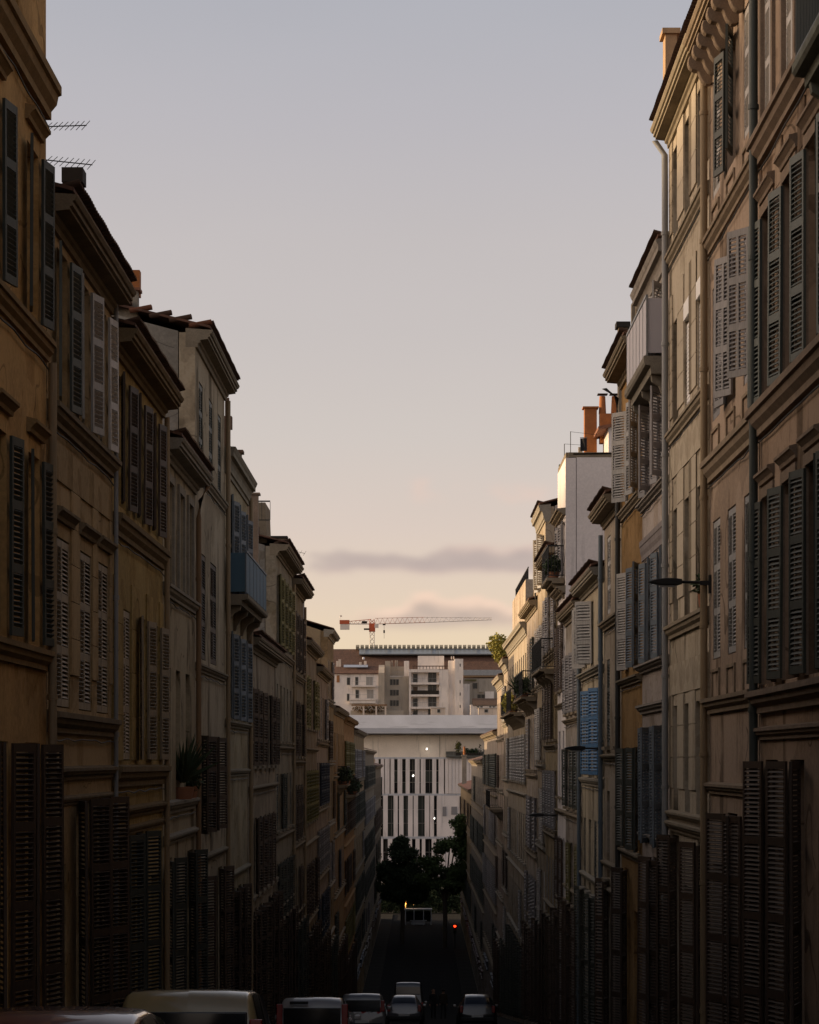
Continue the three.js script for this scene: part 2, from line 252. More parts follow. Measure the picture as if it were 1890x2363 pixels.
// one house of the terrace. Heights are above the eye line; d runs down the street; near end first.
function house(o) {
  const s = o.side === 'L' ? 1 : -1, dm = (o.d0 + o.d1) / 2, L = o.d1 - o.d0, yb = Math.min(groundY(o.d0), groundY(o.d1)), a = A + (o.back ?? 0);
  const root = thing(o.name ?? 'townhouse', o.label, o.cat ?? 'house', [-s * a, yb, -dm], s * Math.PI / 2, 'houses along the street');
  const X = (d) => s * (d - dm), V = (y) => y - yb, b = { root, X, V, s, L, holes: [], o };
  const r = rngOf(Math.round(o.d0 * 100) + (s > 0 ? 7 : 991)), far = dm > 105, top = o.top;
  const wall = o.wall, trim = o.trim ?? mats.trim, over = o.over ?? 0.32;
  const rows = o.rows ?? [];
  if (o.auto !== undefined) {                         // remaining storeys, evenly spaced down to street level
    const n = Math.max(1, Math.round(L / (o.bay ?? 2.3))), gap = L / n; let y = o.auto; const floor = groundY(dm) + 4.0, sh = (y - floor) / Math.max(1, Math.round((y - floor) / 3.4));
    while (y - sh > floor - 0.5 && sh > 2.2) {
      const y1 = y - 0.75, y0 = y - sh + 0.35, pick = (o.kinds ?? ['open', 'wide', 'closed', 'bare', 'wide'])[Math.floor(r() * (o.kinds?.length ?? 5))];
      rows.push({ ds: Array.from({ length: n }, (_, i) => o.d0 + gap * (i + 0.5)), w: 0.95, y0: Math.max(y0, y1 - 2.2), y1, type: pick, col: o.shut?.[Math.floor(r() * o.shut.length)] ?? mats.greenDark, sill: true, mixed: true });
      if (o.belts !== false) (o.courses = o.courses ?? []).push([y - sh + 0.02, 0.14]);
      y -= sh;
    }
  }
  // street level: doors and shopfronts
  if (o.street !== false) {
    const g0 = groundY(dm), n = Math.max(2, Math.round(L / 2.9)), gap = L / n, isDoor = Math.floor(r() * n), joinery = shopPaint[Math.floor(r() * shopPaint.length)];
    if (dm < 172) {                                   // windows, doors and dark shutters, repeated from the ochre house to darken street level
      const m = Math.max(2, Math.round(L / 2.35)), gp = L / m, col = streetShutter[Math.floor(r() * streetShutter.length)], door = Math.floor(r() * m);
      for (let i = 0; i < m; i++) { const d = o.d0 + gp * (i + 0.5), g = groundY(d + 0.5); rows.push(i === door ? { ds: [d], w: 1.3, y0: g + 0.16, y1: g0 + 3.5, type: 'door' } : { ds: [d], w: 1.2, y0: g + 0.5, y1: g0 + 4.35, type: 'wide', col, srows: 4, open: [2.78 + 0.1 * r(), 2.76 + 0.1 * r()], glass: mats.glass, frame: mats.frameDark }); }
      (o.courses = o.courses ?? []).push([g0 + 4.62, 0.16, 0.12]);
    } else {
      for (let i = 0; i < n; i++) { const d = o.d0 + gap * (i + 0.5), g = groundY(d + gap * 0.45); rows.push(i === isDoor ? { ds: [d], w: 1.35, y0: g + 0.16, y1: g0 + 3.1, type: 'door' } : { ds: [d], w: gap - 0.45, y0: g + 0.16, y1: g0 + 3.2, type: r() < 0.3 ? 'garage' : 'shop', col: joinery }); }
      (o.courses = o.courses ?? []).push([g0 + 3.75, 0.16, 0.12]);
    }
  }
  const wins = [];
  rows.forEach((row) => row.ds.forEach((d, i) => { const q = { ...row, ...(row.each?.[i] ?? {}), d, x: X(d), v0: V(row.y0), v1: V(row.y1) }; if (Math.abs(q.x) + q.w / 2 > L / 2 - 0.08) return; wins.push(q); b.holes.push(q); }));
  // front wall with real openings
  {
    const lo = -2, hi = V(top) - 0.05, ox = r() * 9, oy = r() * 9;
    const sh = new THREE.Shape([[-L / 2 + 0.008, lo], [L / 2 - 0.008, lo], [L / 2 - 0.008, hi], [-L / 2 + 0.008, hi]].map((p) => new THREE.Vector2(...p)));
    for (const h of b.holes) sh.holes.push(new THREE.Path([[h.x - h.w / 2, h.v0], [h.x - h.w / 2, h.v1], [h.x + h.w / 2, h.v1], [h.x + h.w / 2, h.v0]].map((p) => new THREE.Vector2(...p))));
    const g = new THREE.ExtrudeGeometry(sh, { depth: 0.34, bevelEnabled: false }); g.translate(0, 0, -0.34);
    const uv = g.attributes.uv, P = g.attributes.position, N = g.attributes.normal; for (let i = 0; i < uv.count; i++) { const side = Math.abs(N.getX(i)) > 0.5, flat = Math.abs(N.getY(i)) > 0.5; uv.setXY(i, (side ? P.getZ(i) + P.getX(i) : P.getX(i)) + ox, (flat ? P.getZ(i) : P.getY(i)) + oy); }
    b.wall = part('wall', g, wall, root);
  }
  // the block behind it, under its own gable
  const depth = o.depth ?? 9, pitch = o.flat ? 0.015 : o.pitch ?? 0.26, D = depth;
  const rise = pitch * (D / 2);
  part('party_wall', run([[-0.36, -2], [-0.36, V(top) - 0.02], [-D / 2, V(top) - 0.02 + rise], [-D, V(top) - 0.02], [-D, -2]], L - 0.03), o.party ?? wall, root);
  const e = o.flat ? -0.25 : over - 0.02;
  { const t = 0.05, z0 = e, y0 = V(top) + 0.045; const up = (z) => y0 + pitch * (e - z);
    const ridge = up(-D / 2), pr = [[z0, y0], [-D / 2, ridge], [-D - 0.1, ridge - pitch * (D / 2 + 0.1)], [-D - 0.1, ridge - pitch * (D / 2 + 0.1) + t], [-D / 2, ridge + t], [z0, y0 + t]];
    const roof = part('roof', run(pr, L - 0.02), o.flat ? mats.zinc : o.roof ?? mats.roofSheet, root);
    if (!o.flat && !far) {
      const half = new THREE.CylinderGeometry(0.07, 0.062, 0.55, 6, 1, true, -Math.PI / 2, Math.PI); half.rotateX(-Math.PI / 2 - Math.atan(pitch) + Math.PI);
      const list = []; for (let x = -L / 2 + 0.12; x < L / 2 - 0.08; x += 0.17) list.push(at(half, x, y0 + t - 0.005 + 0.2 * pitch + 0.01 * Math.sin(x * 41), z0 - 0.2));
      part('eave_tiles', merge(list), o.tileMat ?? mats.tileDark, roof).userData.kind = 'stuff';
    }
    if (o.verge) for (const end of [-1, 1]) for (let k = 0; k < 11; k++) { const z = e - 0.22 - k * 0.42; part('roof_tile', vergeTile, k % 3 ? mats.tileDark : mats.tile, roof, [end * (L / 2 - 0.09), up(z) + t + 0.03 + 0.012 * (k % 2), z]).rotation.x = -Math.atan(pitch) + 0.05; }
  }
  if (o.cornice !== 'none') part('cornice', run((o.cornice === 'classic' ? CORNICE : EAVE)(over).map(([z, y]) => [z, y + V(top)]), L - 0.012), trim, root);
  for (const [y, h, p, m] of o.courses ?? []) part('string_course', run(COURSE(h, p).map(([z, q]) => [z, q]), L - 0.016 - (p ?? 0) * 0.02), m ?? trim, root, [0, V(y), 0]).rotation.z = (r() - 0.5) * 0.004;
  // cut stone: every block a piece of its own, joints recessed between them
  if (o.ashlar) {
    const { h: ch, y0, y1, len, mat } = o.ashlar, gap = o.ashlar.gap ?? 0.014; let k = 0;
    const bands = (o.courses ?? []).map(([y, h]) => [V(y) - 0.02, V(y) + h + 0.05]);
    for (let y = V(y0); y < V(y1) - 0.1; y += ch, k++) {
      if (bands.some(([p, q]) => y < q && y + ch > p)) continue;
      let spans = [[-L / 2 + 0.02, L / 2 - 0.02]];
      for (const w of b.holes) if (y < w.v1 + (w.hood ? 0.42 : 0.06) && y + ch > w.v0 - 0.12) spans = spans.flatMap(([p, q]) => { const l = w.x - w.w / 2 - (w.surround ? 0.18 : 0.02), h = w.x + w.w / 2 + (w.surround ? 0.18 : 0.02); return h <= p || l >= q ? [[p, q]] : [[p, Math.min(q, l)], [Math.max(p, h), q]].filter(([m, n]) => n - m > 0.12); });
      for (const [p, q] of spans) { const n = Math.max(1, Math.round((q - p) / len)), off = n > 1 && k % 2 ? 0.5 / n : 0; let cuts = [0]; for (let i = 1; i < n + (off ? 1 : 0); i++) cuts.push((i - (off ? 0.5 : 0)) / n); cuts.push(1);
        for (let i = 0; i < cuts.length - 1; i++) { const u0 = p + (q - p) * cuts[i], u1 = p + (q - p) * cuts[i + 1], w = Math.round((u1 - u0 - gap) * 50) / 50; if (w < 0.06) continue; part('stone_block', box(Math.min(w, u1 - u0 - gap * 0.5), ch - gap, 0.024), mat[Math.floor(r() * mat.length)], b.wall, [(u0 + u1) / 2, y + ch / 2, 0.012 + 0.002 * r()]); } }
    }
  }
  // openings
  for (const w of wins) {
    const h = w.v1 - w.v0, cy = (w.v0 + w.v1) / 2, col = w.col ?? mats.greenDark, type = w.mixed && r() < 0.3 ? ['open', 'closed', 'bare', 'wide'][Math.floor(r() * 4)] : w.type, hw = w.w / 2, pitchS = w.pitch ?? (far ? 0.13 : dm > 60 ? 0.085 : 0.062), z0 = -0.03;
    if (type === 'door') {
      const dr = part('door', merge([at(box(w.w - 0.02, h, 0.06), 0, 0, 0), ...[-1, 1].flatMap((q) => [at(box(w.w / 2 - 0.18, h * 0.3, 0.03), q * (w.w / 4 - 0.01), -h * 0.28, 0.04), at(box(w.w / 2 - 0.18, h * 0.34, 0.03), q * (w.w / 4 - 0.01), h * 0.1, 0.04)])]), r() < 0.5 ? mats.door : mats.shop, root, [w.x, cy, -0.24]);
      part('handle', box(0.03, 0.16, 0.05), mats.steel, dr, [0.06, -h * 0.08, 0.07]);
      continue;
    }
    if (type === 'shop') {                            // timber shopfront: fascia, stall riser, mullions, panes
      const iw = w.w - 0.02, m = Math.max(2, Math.round(iw / 0.95)), pw = (iw - 0.09 * (m + 1)) / m, rise = 0.55, fas = 0.5, gh = h - rise - fas - 0.05, bars = [at(box(iw, fas, 0.16), 0, h / 2 - fas / 2, 0.13), at(box(iw + 0.16, 0.07, 0.26), 0, h / 2 - fas - 0.02, 0.16), at(box(iw, rise, 0.1), 0, -h / 2 + rise / 2, 0.05), at(box(iw + 0.1, 0.09, 0.22), 0, h / 2 + 0.03, 0.2)];
      for (let k = 0; k <= m; k++) bars.push(at(box(0.09, gh + 0.02, 0.11), -iw / 2 + 0.045 + k * (pw + 0.09), -h / 2 + rise + gh / 2, 0.04));
      const f = part('shopfront', merge(bars), w.col, root, [w.x, cy, -0.16]);
      for (let k = 0; k < m; k++) { part('pane', paneBox(pw, gh), r() < 0.7 ? mats.glass : mats.glassSoft, f, [-iw / 2 + 0.09 + pw / 2 + k * (pw + 0.09), -h / 2 + rise + gh / 2, 0.02]); part('panel', box(pw - 0.12, rise - 0.2, 0.02), w.col, f, [-iw / 2 + 0.09 + pw / 2 + k * (pw + 0.09), -h / 2 + rise / 2, 0.105]); }
      continue;
    }
    if (type === 'garage') {
      const n = Math.floor((h - 0.1) / 0.16), f = part('garage_door', at(box(w.w - 0.02, 0.12, 0.12), 0, h / 2 - 0.07, 0), mats.zinc, root, [w.x, cy, -0.2]); const sl = box(w.w - 0.04, 0.145, 0.03); for (let k = 0; k < n; k++) part('slat', sl, w.col, f, [0, -h / 2 + 0.08 + k * 0.16, 0]).rotation.x = -0.08;
      continue;
    }
    if (type === 'roller') {
      const n = Math.floor((h - 0.34) / 0.075), rs = part('roller_shutter', at(box(w.w - 0.02, 0.3, 0.1), 0, h / 2 - 0.16, 0.02), mats.rollerWhite, root, [w.x, cy, -0.045]);
      const sl = box(w.w - 0.06, 0.066, 0.018); for (let k = 0; k < n; k++) part('slat', sl, mats.rollerWhite, rs, [0, -h / 2 + 0.045 + k * 0.075, 0]).rotation.x = -0.1;
      continue;
    }
    const W = windowGeo(w.w - 0.01, h - 0.01, far || type === 'dark'), fr = part('window', W.frame, type === 'dark' ? mats.frameDark : w.frame ?? (r() < 0.55 ? mats.frame : mats.frameDark), root, [w.x, cy, -0.22]);
    const pm = w.glass ?? (r() < 0.75 ? mats.glass : r() < 0.6 ? mats.glassSoft : mats.glassPale);
    for (const [x, y, pw, ph] of W.panes) part('pane', paneBox(pw, ph), pm, fr, [x, y, -0.005]);
    if (!far && (type === 'bare' || type === 'open' || type === 'wide') && r() < 0.45) for (const q of [-1, 1]) { const cw = (w.w - 0.16) * (0.14 + 0.2 * r()), g = new THREE.PlaneGeometry(cw, h - 0.2, 8, 1), p = g.attributes.position; for (let i = 0; i < p.count; i++) p.setZ(i, 0.012 * Math.sin(p.getX(i) * 60)); g.computeVertexNormals(); part('curtain', g, mats.curtain, fr, [q * ((w.w - 0.16) / 2 - cw / 2), 0, 0.018]); }
    if (w.sill) part('sill', box(w.w + 0.22, 0.08, 0.2), w.sillMat ?? trim, root, [w.x, w.v0 - 0.042, 0.03]);
    if (w.hood) part('hood_mould', run(HOOD(w.hoodOut ?? 0.13).map(([z, y]) => [z, y + w.v1 + (w.hoodUp ?? 0.14)]), w.w + 0.36), trim, root, [w.x, 0, 0]);
    if (w.surround) part('surround', merge([at(box(0.15, h + 0.15, 0.05), -hw - 0.078, 0.075, 0), at(box(0.15, h + 0.15, 0.05), hw + 0.078, 0.075, 0), at(box(w.w, 0.146, 0.05), 0, h / 2 + 0.076, 0)]), w.surroundMat ?? trim, root, [w.x, cy, 0.0252]);
    if (w.apron) part('recessed_panel', merge([at(box(w.w, 0.05, 0.03), 0, 0.24, 0), at(box(w.w, 0.05, 0.03), 0, -0.24, 0), at(box(0.05, 0.43, 0.03), -hw + 0.025, 0, 0), at(box(0.05, 0.43, 0.03), hw - 0.025, 0, 0)]), trim, root, [w.x, w.v0 - 0.42, 0.016]);
    if (type === 'bare' || type === 'dark') continue;
    const opn = { open: [2.97, 2.95], wide: [3.0, 3.0], closed: [0, 0], ajar: [0.5, 0.45], right: [1.45, 2.9] }[type];
    const lw = hw - 0.012, op = w.open ?? opn, so = { cols: w.cols ?? 1, rows: w.srows ?? 3, pitch: pitchS, each: w.pieces };
    const lo = b.s > 0 ? op[0] : op[1], hi = b.s > 0 ? op[1] : op[0], jit = w.open ? 0 : 0.06;
    const one = (x, sd, ang) => { if (ang === null) return; const cl = ang < 0.02, g = cl ? 0 : ang + (r() - 0.5) * jit; shutter(b, x, sd, g, w.v0 + 0.02, w.v1 - 0.02, lw, col, { ...so, z: cl ? z0 : 0.05, tone: Math.floor(r() * 4), sag: cl ? 0 : (r() - 0.5) * 0.016, lean: cl ? 0 : (r() - 0.5) * 0.012 }); };
    one(w.x - hw + 0.008, 1, lo); one(w.x + hw - 0.008, -1, hi);
  }
  // rainwater pipes: [d, r, material, yTop, yBottom]
  for (const [d, pr, pm, y1, y0, neck] of o.pipes ?? []) {
    const x = X(d), z = 0.05 + pr, pts = neck ? [[x, V(y1), neck], [x, V(y1) - 0.12, neck - 0.02], [x, V(y1) - 0.35, z + 0.06], [x, V(y1) - 0.5, z], [x, V(y0), z]] : [[x, V(y1), z], [x, V(y0), z]];
    const p = part('drainpipe', tube(pts, pr, 8, neck ? 26 : 2), pm, root);
    for (let y = V(y0) + 1.2; y < V(y1) - 0.5; y += 2.1) part('pipe_collar', at(new THREE.CylinderGeometry(pr + 0.014, pr + 0.014, 0.07, 8), x, y, z), pm, p);
  }
  if (!far && L < 16) for (const [cy] of (o.courses ?? []).slice(0, 2)) { const y = V(cy) - 0.07, n = 9, pts = []; for (let i = 0; i <= n; i++) pts.push([(-0.5 + i / n) * (L - 0.1), y - 0.05 * r() * (i % 2), 0.04 + 0.01 * r()]); part('cable', tube(pts, 0.011, 5, 30), mats.pipeDark, root); }
  b.top = V(top); return b;
}
const vergeTile = (() => { const g = new THREE.CylinderGeometry(0.1, 0.085, 0.48, 7, 1, false, -Math.PI / 2, Math.PI); g.rotateX(-Math.PI / 2 + Math.PI); return g; })();
const paneCache = new Map();
function paneBox(w, h) { const k = w.toFixed(2) + ',' + h.toFixed(2); if (!paneCache.has(k)) paneCache.set(k, box(w + 0.006, h + 0.006, 0.012)); return paneCache.get(k); }

// ------------------------------------------------------------------ things fixed to houses
function railing(len, h, bars = 0.11) {
  const l = [at(box(len, 0.045, 0.04), 0, h, 0), at(box(len, 0.03, 0.03), 0, 0.08, 0)]; const n = Math.max(2, Math.round(len / bars)); for (let i = 0; i <= n; i++) l.push(at(box(0.016, h - 0.11, 0.016), -len / 2 + len * i / n, h / 2 + 0.03, 0)); return merge(l);
}
function balcony(b, d0, d1, y, out, o = {}) {
  const len = d1 - d0, x = b.X((d0 + d1) / 2), v = b.V(y), th = o.th ?? 0.18;
  part('balcony', run([[0.02, -th], [out * 0.7, -th], [out * 0.72, -th * 0.55], [out - 0.03, -th * 0.5], [out, -th * 0.35], [out, 0], [0.02, 0]].map(([z, q]) => [z, q + v]), len), o.slab ?? mats.trim, b.root, [x, 0, 0]);
  const n = o.brackets ?? Math.max(2, Math.round(len / 1.8)), br = run([[0, -0.5], [0.06, -0.5], [0.1, -0.36], [out * 0.35, -0.2], [out * 0.62, -0.12], [out * 0.66, 0], [0, 0]], 0.14);
  for (let i = 0; i < n; i++) part('bracket', br, o.slab ?? mats.trim, b.root, [x - len / 2 + 0.25 + (len - 0.5) * i / Math.max(1, n - 1), v - th - 0.002, 0.005]);
  const h = o.h ?? 1.05;
  if (o.panel) {
    const m = Math.max(1, Math.round(len / (o.panelW ?? 1.1))), pw = len / m;
    for (let i = 0; i < m; i++) part('rail_panel', at(box(pw - 0.03, h - 0.1, 0.02), 0, h / 2 + 0.01, 0), o.panel, b.root, [x - len / 2 + pw * (i + 0.5), v, out - 0.06]);
    for (const e of [-1, 1]) part('rail_panel', at(box(0.02, h - 0.1, out - 0.12), 0, h / 2 + 0.01, 0), o.panel, b.root, [x + e * (len / 2 - 0.03), v, out / 2]);
    part('handrail', merge([at(box(len, 0.05, 0.05), 0, h, 0), ...Array.from({ length: m + 1 }, (_, i) => at(box(0.035, h, 0.035), -len / 2 + 0.02 + (len - 0.04) * i / m, h / 2, -0.002))]), o.rail ?? mats.iron, b.root, [x, v, out - 0.058]);
  } else {
    part('railing', railing(len, h), o.rail ?? mats.iron, b.root, [x, v, out - 0.05]);
    for (const e of [-1, 1]) { const g = railing(out - 0.1, h); g.rotateY(Math.PI / 2); part('railing', g, o.rail ?? mats.iron, b.root, [x + e * (len / 2 - 0.02), v, out / 2 - 0.01]); }
  }
}
// chimney standing on a house's roof: z is how far behind the front wall
function chimney(b, d, z, y0, y1, w, t, mat, o = {}) {
  const h = y1 - y0, c = part('chimney', at(box(w, h, t), 0, h / 2, 0), mat, b.root, [b.X(d), b.V(y0), -z]);
  if (o.cap) part('chimney_cap', at(box(w + 0.12, o.cap, t + 0.12), 0, h + o.cap / 2 + 0.001, 0), o.capMat ?? mat, c);
  for (let i = 0; i < (o.pots ?? 0); i++) { const q = (i - (o.pots - 1) / 2) * 0.42, L = o.potH ?? 0.45; part('chimney_pot', at(new THREE.CylinderGeometry(0.1, 0.13, L, 10), o.across ? 0 : q, h + (o.cap ?? 0) + L / 2, o.across ? q : 0), o.potMat ?? mats.brickOrange, c); part('pot_cowl', at(box(0.4, 0.03, 0.34), o.across ? 0 : q, h + (o.cap ?? 0) + L + 0.06, o.across ? q : 0), mats.soot, c); }
  return c;
}
function leafPuff(seed, n, rx, ry, rz, size, spike) {   // many small bent leaves through a volume
  const r = rngOf(seed), pos = [], nor = new THREE.Vector3(), u = new THREE.Vector3(), w = new THREE.Vector3(), c = new THREE.Vector3();
  for (let i = 0; i < n; i++) {
    do c.set(r() * 2 - 1, r() * 2 - 1, r() * 2 - 1); while (c.lengthSq() > 1);
    const s = size * (0.6 + 0.8 * r()); nor.set(r() - 0.5, r() - 0.2, r() - 0.5).normalize(); u.set(r() - 0.5, r() - 0.5, r() - 0.5).cross(nor).normalize(); w.copy(nor).cross(u);
    if (spike) { u.set(c.x, 0.5 + r(), c.z).normalize(); w.set(r() - 0.5, r() - 0.5, r() - 0.5).cross(u).normalize(); c.multiplyScalar(0.15); }
    c.set(c.x * rx, c.y * ry, c.z * rz);
    const l = spike ? 1 : 1, tip = c.clone().addScaledVector(u, s * (spike ? 2.2 : 1)), a = c.clone().addScaledVector(u, s * 0.45).addScaledVector(w, s * (spike ? 0.12 : 0.34)).addScaledVector(nor, s * 0.1), b2 = c.clone().addScaledVector(u, s * 0.45).addScaledVector(w, -s * (spike ? 0.12 : 0.34)).addScaledVector(nor, s * 0.1);
    pos.push(...c.toArray(), ...a.toArray(), ...tip.toArray(), ...c.toArray(), ...tip.toArray(), ...b2.toArray());
  }
  const g = new THREE.BufferGeometry(); g.setAttribute('position', new THREE.Float32BufferAttribute(pos, 3)); g.computeVertexNormals(); return g;
}
function planter(side, d, y, out, label, o = {}) {
  const s = side === 'L' ? 1 : -1, t = thing('potted_plant', label, 'plant', [-s * (A - out), y, -d], s * Math.PI / 2, 'plants on sills and balconies'), w = o.w ?? 0.5;
  part('planter_box', at(new THREE.CylinderGeometry(w * 0.34, w * 0.26, 0.24, 10), 0, 0.12, 0), mats.pot, t);
  part('foliage', leafPuff(Math.round(d * 31), o.n ?? 220, w * 0.62, w * 0.5, w * 0.5, o.size ?? 0.11, o.spike).translate(0, 0.24 + w * (o.spike ? 0.15 : 0.32), 0), o.mat ?? mats.leafDark, t);
}

// ------------------------------------------------------------------ the row with the ochre house
const wallL1 = plaster(0.74, 0.455, 0.19), wallL2 = plaster(0.58, 0.42, 0.235), wallL3 = plaster(0.54, 0.39, 0.17), wallL4 = washed(0.52, 0.44, 0.31), wallL5 = washed(0.54, 0.46, 0.34), wallL6 = plaster(0.52, 0.44, 0.30);
house({ side: 'L', d0: 6, d1: 23.9, top: 10.5, wall: wallL3, label: 'plain tan townhouse up the slope before the ochre house', auto: 9.8, kinds: ['closed', 'bare'] });
const L1 = house({
  side: 'L', d0: 24, d1: 32.45, top: 12.8, wall: wallL1, trim: stone(0.50, 0.33, 0.16), label: 'ochre plaster townhouse with dark open shutters and attic above its cornice', street: false, cornice: 'classic',
  courses: [[8.12, 0.42, 0.2], [5.06, 0.24, 0.14], [1.13, 0.24, 0.14]],
  rows: [{ ds: [27.4, 29.75], w: 0.95, y0: 8.75, y1: 10.9, type: 'bare', frame: mats.frameWhite }, { ds: [26, 28.4, 31.35], w: 0.92, y0: 5.4, y1: 7.5, type: 'wide', col: mats.greenDark, hood: true, hoodUp: 0.22, open: [2.98, 2.98] }, { ds: [26.3, 28.9, 31.45], w: 0.9, y0: 1.42, y1: 3.75, type: 'wide', col: mats.greenDark, hood: true, hoodUp: 0.22, open: [2.98, 2.98] },
    { ds: [26.4, 28.9, 31.3], w: 1.1, y0: -3.6, y1: 0.22, type: 'wide', srows: 4, col: streetShutter[0], open: [2.8, 2.8] }],
  pipes: [[32.3, 0.055, mats.pipeTan, 5.02, -4.6]],
});
const L2 = house({
  side: 'L', d0: 32.5, d1: 39.3, top: 7.2, over: 0.36, wall: wallL2, label: 'tan townhouse with three closed louvred shutters under deep eaves', trim: stone(0.36, 0.28, 0.185),
  courses: [[4.34, 0.24, 0.17], [0.36, 0.26, 0.17], [-0.6, 0.1, 0.06]],
  rows: [{ ds: [33.9, 36.1, 38.15], w: 1.0, y0: 4.68, y1: 6.72, type: 'open', col: mats.tanShutter, each: [{ open: [3.0, 2.98], col: mats.green }, { open: [3.0, 2.93], col: mats.whiteShutter }, { open: [3.02, 3.0], col: mats.whiteShutter }] },
    { ds: [33.95, 36.25, 38.25], w: 1.36, y0: 0.7, y1: 2.94, type: 'closed', col: mats.tanShutter, pieces: true, hood: true, hoodUp: 0.2 }],
  ashlar: { h: 0.5, y0: 0.66, y1: 4.3, len: 2.4, gap: 0.01, mat: [wallL2] },
  pipes: [[39.2, 0.035, mats.pipeGrey, 7.0, -5]],
});
const L3 = house({
  side: 'L', d0: 39.4, d1: 47.1, top: 6.66, over: 0.37, wall: wallL3, label: 'tan townhouse with brown half-open shutters and a moulded ledge', trim: stone(0.34, 0.25, 0.145),
  courses: [[3.5, 0.32, 0.17], [-0.42, 0.32, 0.17], [-1.2, 0.12, 0.07]],
  rows: [{ ds: [40.8, 43.1, 45.5], w: 1.0, y0: 4.02, y1: 6.08, type: 'open', col: mats.brown, open: [2.96, 2.98] },
    { ds: [41.3, 43.6, 45.8], w: 1.15, y0: 0, y1: 2.43, type: 'open', col: mats.greyPale, each: [{ type: 'closed', pieces: true, col: mats.tanShutter }, { open: [2.98, 3.0], col: mats.tanShutter }, { open: [3.0, 3.0], col: mats.tanShutter }] }],
  ashlar: { h: 0.72, y0: 0.0, y1: 3.45, len: 3, gap: 0.01, mat: [wallL3] },
  pipes: [[46.95, 0.05, mats.pipeTan, 6.3, -5.5]],
});
const L4 = house({
  side: 'L', d0: 47.15, d1: 53.85, top: 5.95, over: 0.37, wall: wallL4, trim: mats.trimPale, label: 'grey beige townhouse with bare tall windows between pale surrounds',
  courses: [[3.06, 0.22, 0.15], [-1.0, 0.22, 0.14]],
  rows: [{ ds: [48.4, 50.6, 52.6], w: 1.0, y0: 3.32, y1: 5.25, type: 'bare', surround: true, frame: mats.frameWhite }, { ds: [48.2, 50.15, 52.2], w: 0.9, y0: -0.76, y1: 1.76, type: 'bare', each: [{ type: 'closed', col: mats.greyPale }, {}, {}] }],
  pipes: [[53.6, 0.055, M(0.20, 0.12, 0.06, 0.7), 5.75, -5.8, 0.3]],
});
const L5 = house({
  side: 'L', d0: 53.9, d1: 62.0, top: 9.08, over: 0.34, depth: 8, pitch: 0.24, verge: true, wall: wallL5, party: plaster(0.36, 0.335, 0.29), trim: stone(0.42, 0.36, 0.27), label: 'tall pale townhouse with a bare grey gable rising above lower roofs', cornice: 'eave',
  courses: [[6.0, 0.2, 0.12], [1.9, 0.16, 0.12]],
  rows: [{ ds: [55.35, 57.95, 60.45], w: 1.0, y0: 6.28, y1: 8.15, type: 'closed', col: mats.green }, { ds: [55.7, 58.7], w: 1.7, y0: 2.2, y1: 4.5, type: 'closed', col: mats.brown }, { ds: [55.7, 58.7], w: 1.2, y0: -1.6, y1: 0.55, type: 'open', col: mats.brown, open: [2.85, 2.85] }],
  pipes: [[61.85, 0.055, mats.pipeTan, 8.7, -6.5]],
});
const L6 = house({
  side: 'L', d0: 62.05, d1: 70.4, top: 7.62, over: 0.24, flat: true, cornice: 'classic', wall: wallL6, trim: stone(0.43, 0.38, 0.29), label: 'cream townhouse with a blue panelled balcony and blue shutters',
  courses: [[0.82, 0.16, 0.14], [-0.4, 0.16, 0.1]],
  rows: [{ ds: [63.7, 66.3, 68.9], w: 1.1, y0: 4.12, y1: 6.55, type: 'wide', col: mats.blueGrey, open: [2.93, 2.95] }, { ds: [63.7, 66.3, 68.9], w: 1.1, y0: 1.02, y1: 3.2, type: 'wide', col: mats.blueGrey, open: [2.96, 2.96] }],
  pipes: [[70.25, 0.055, mats.pipeTan, 7.2, -7]],
});
balcony(L6, 62.2, 70.3, 4.05, 0.56, { panel: M(0.055, 0.115, 0.165, 0.7), rail: mats.blueGrey, slab: mats.trim, th: 0.26, panelW: 1.35 });
const L7 = house({ side: 'L', d0: 70.5, d1: 83.9, top: 3.4, over: 0.34, wall: washed(0.40, 0.33, 0.25), trim: mats.trim, label: 'low dark townhouse wedged between taller neighbours beside blue balcony', auto: 2.8, shut: [mats.greenDark, mats.brown], kinds: ['closed', 'open'] });
const L8 = house({ side: 'L', d0: 84, d1: 94.65, top: 7.1, over: 0.42, wall: plaster(0.40, 0.345, 0.26), party: plaster(0.34, 0.315, 0.275), label: 'townhouse with yellow olive shutters under a dark overhanging cornice', auto: 3.3, shut: [mats.greenDark, mats.brown], rows: [{ ds: [85.6, 88, 90.4, 92.9], w: 1.0, y0: 3.85, y1: 6.2, type: 'open', col: mats.olive, open: [2.96, 2.96] }], courses: [[3.45, 0.22, 0.14]], pipes: [[94.4, 0.05, mats.pipeTan, 6.5, -9]] });
const L9 = house({ side: 'L', d0: 94.7, d1: 103.7, top: 6.74, over: 0.42, wall: plaster(0.38, 0.31, 0.22), label: 'narrow brown townhouse with shadowed shutters below projecting eaves', auto: 3.0, shut: [mats.greyShutter, mats.brown], rows: [{ ds: [96.2, 98.9, 101.8], w: 1.0, y0: 3.4, y1: 5.6, type: 'open', col: mats.brown }], courses: [[3.05, 0.2, 0.14]], pipes: [[103.4, 0.05, mats.pipeTan, 6.2, -9]] });
const L10 = house({ side: 'L', d0: 103.8, d1: 116.9, top: 4.9, over: 0.36, wall: plaster(0.36, 0.28, 0.2), label: 'townhouse with sagging dark eave between brown house and gabled house', auto: 4.3, shut: [mats.olive, mats.brown] });
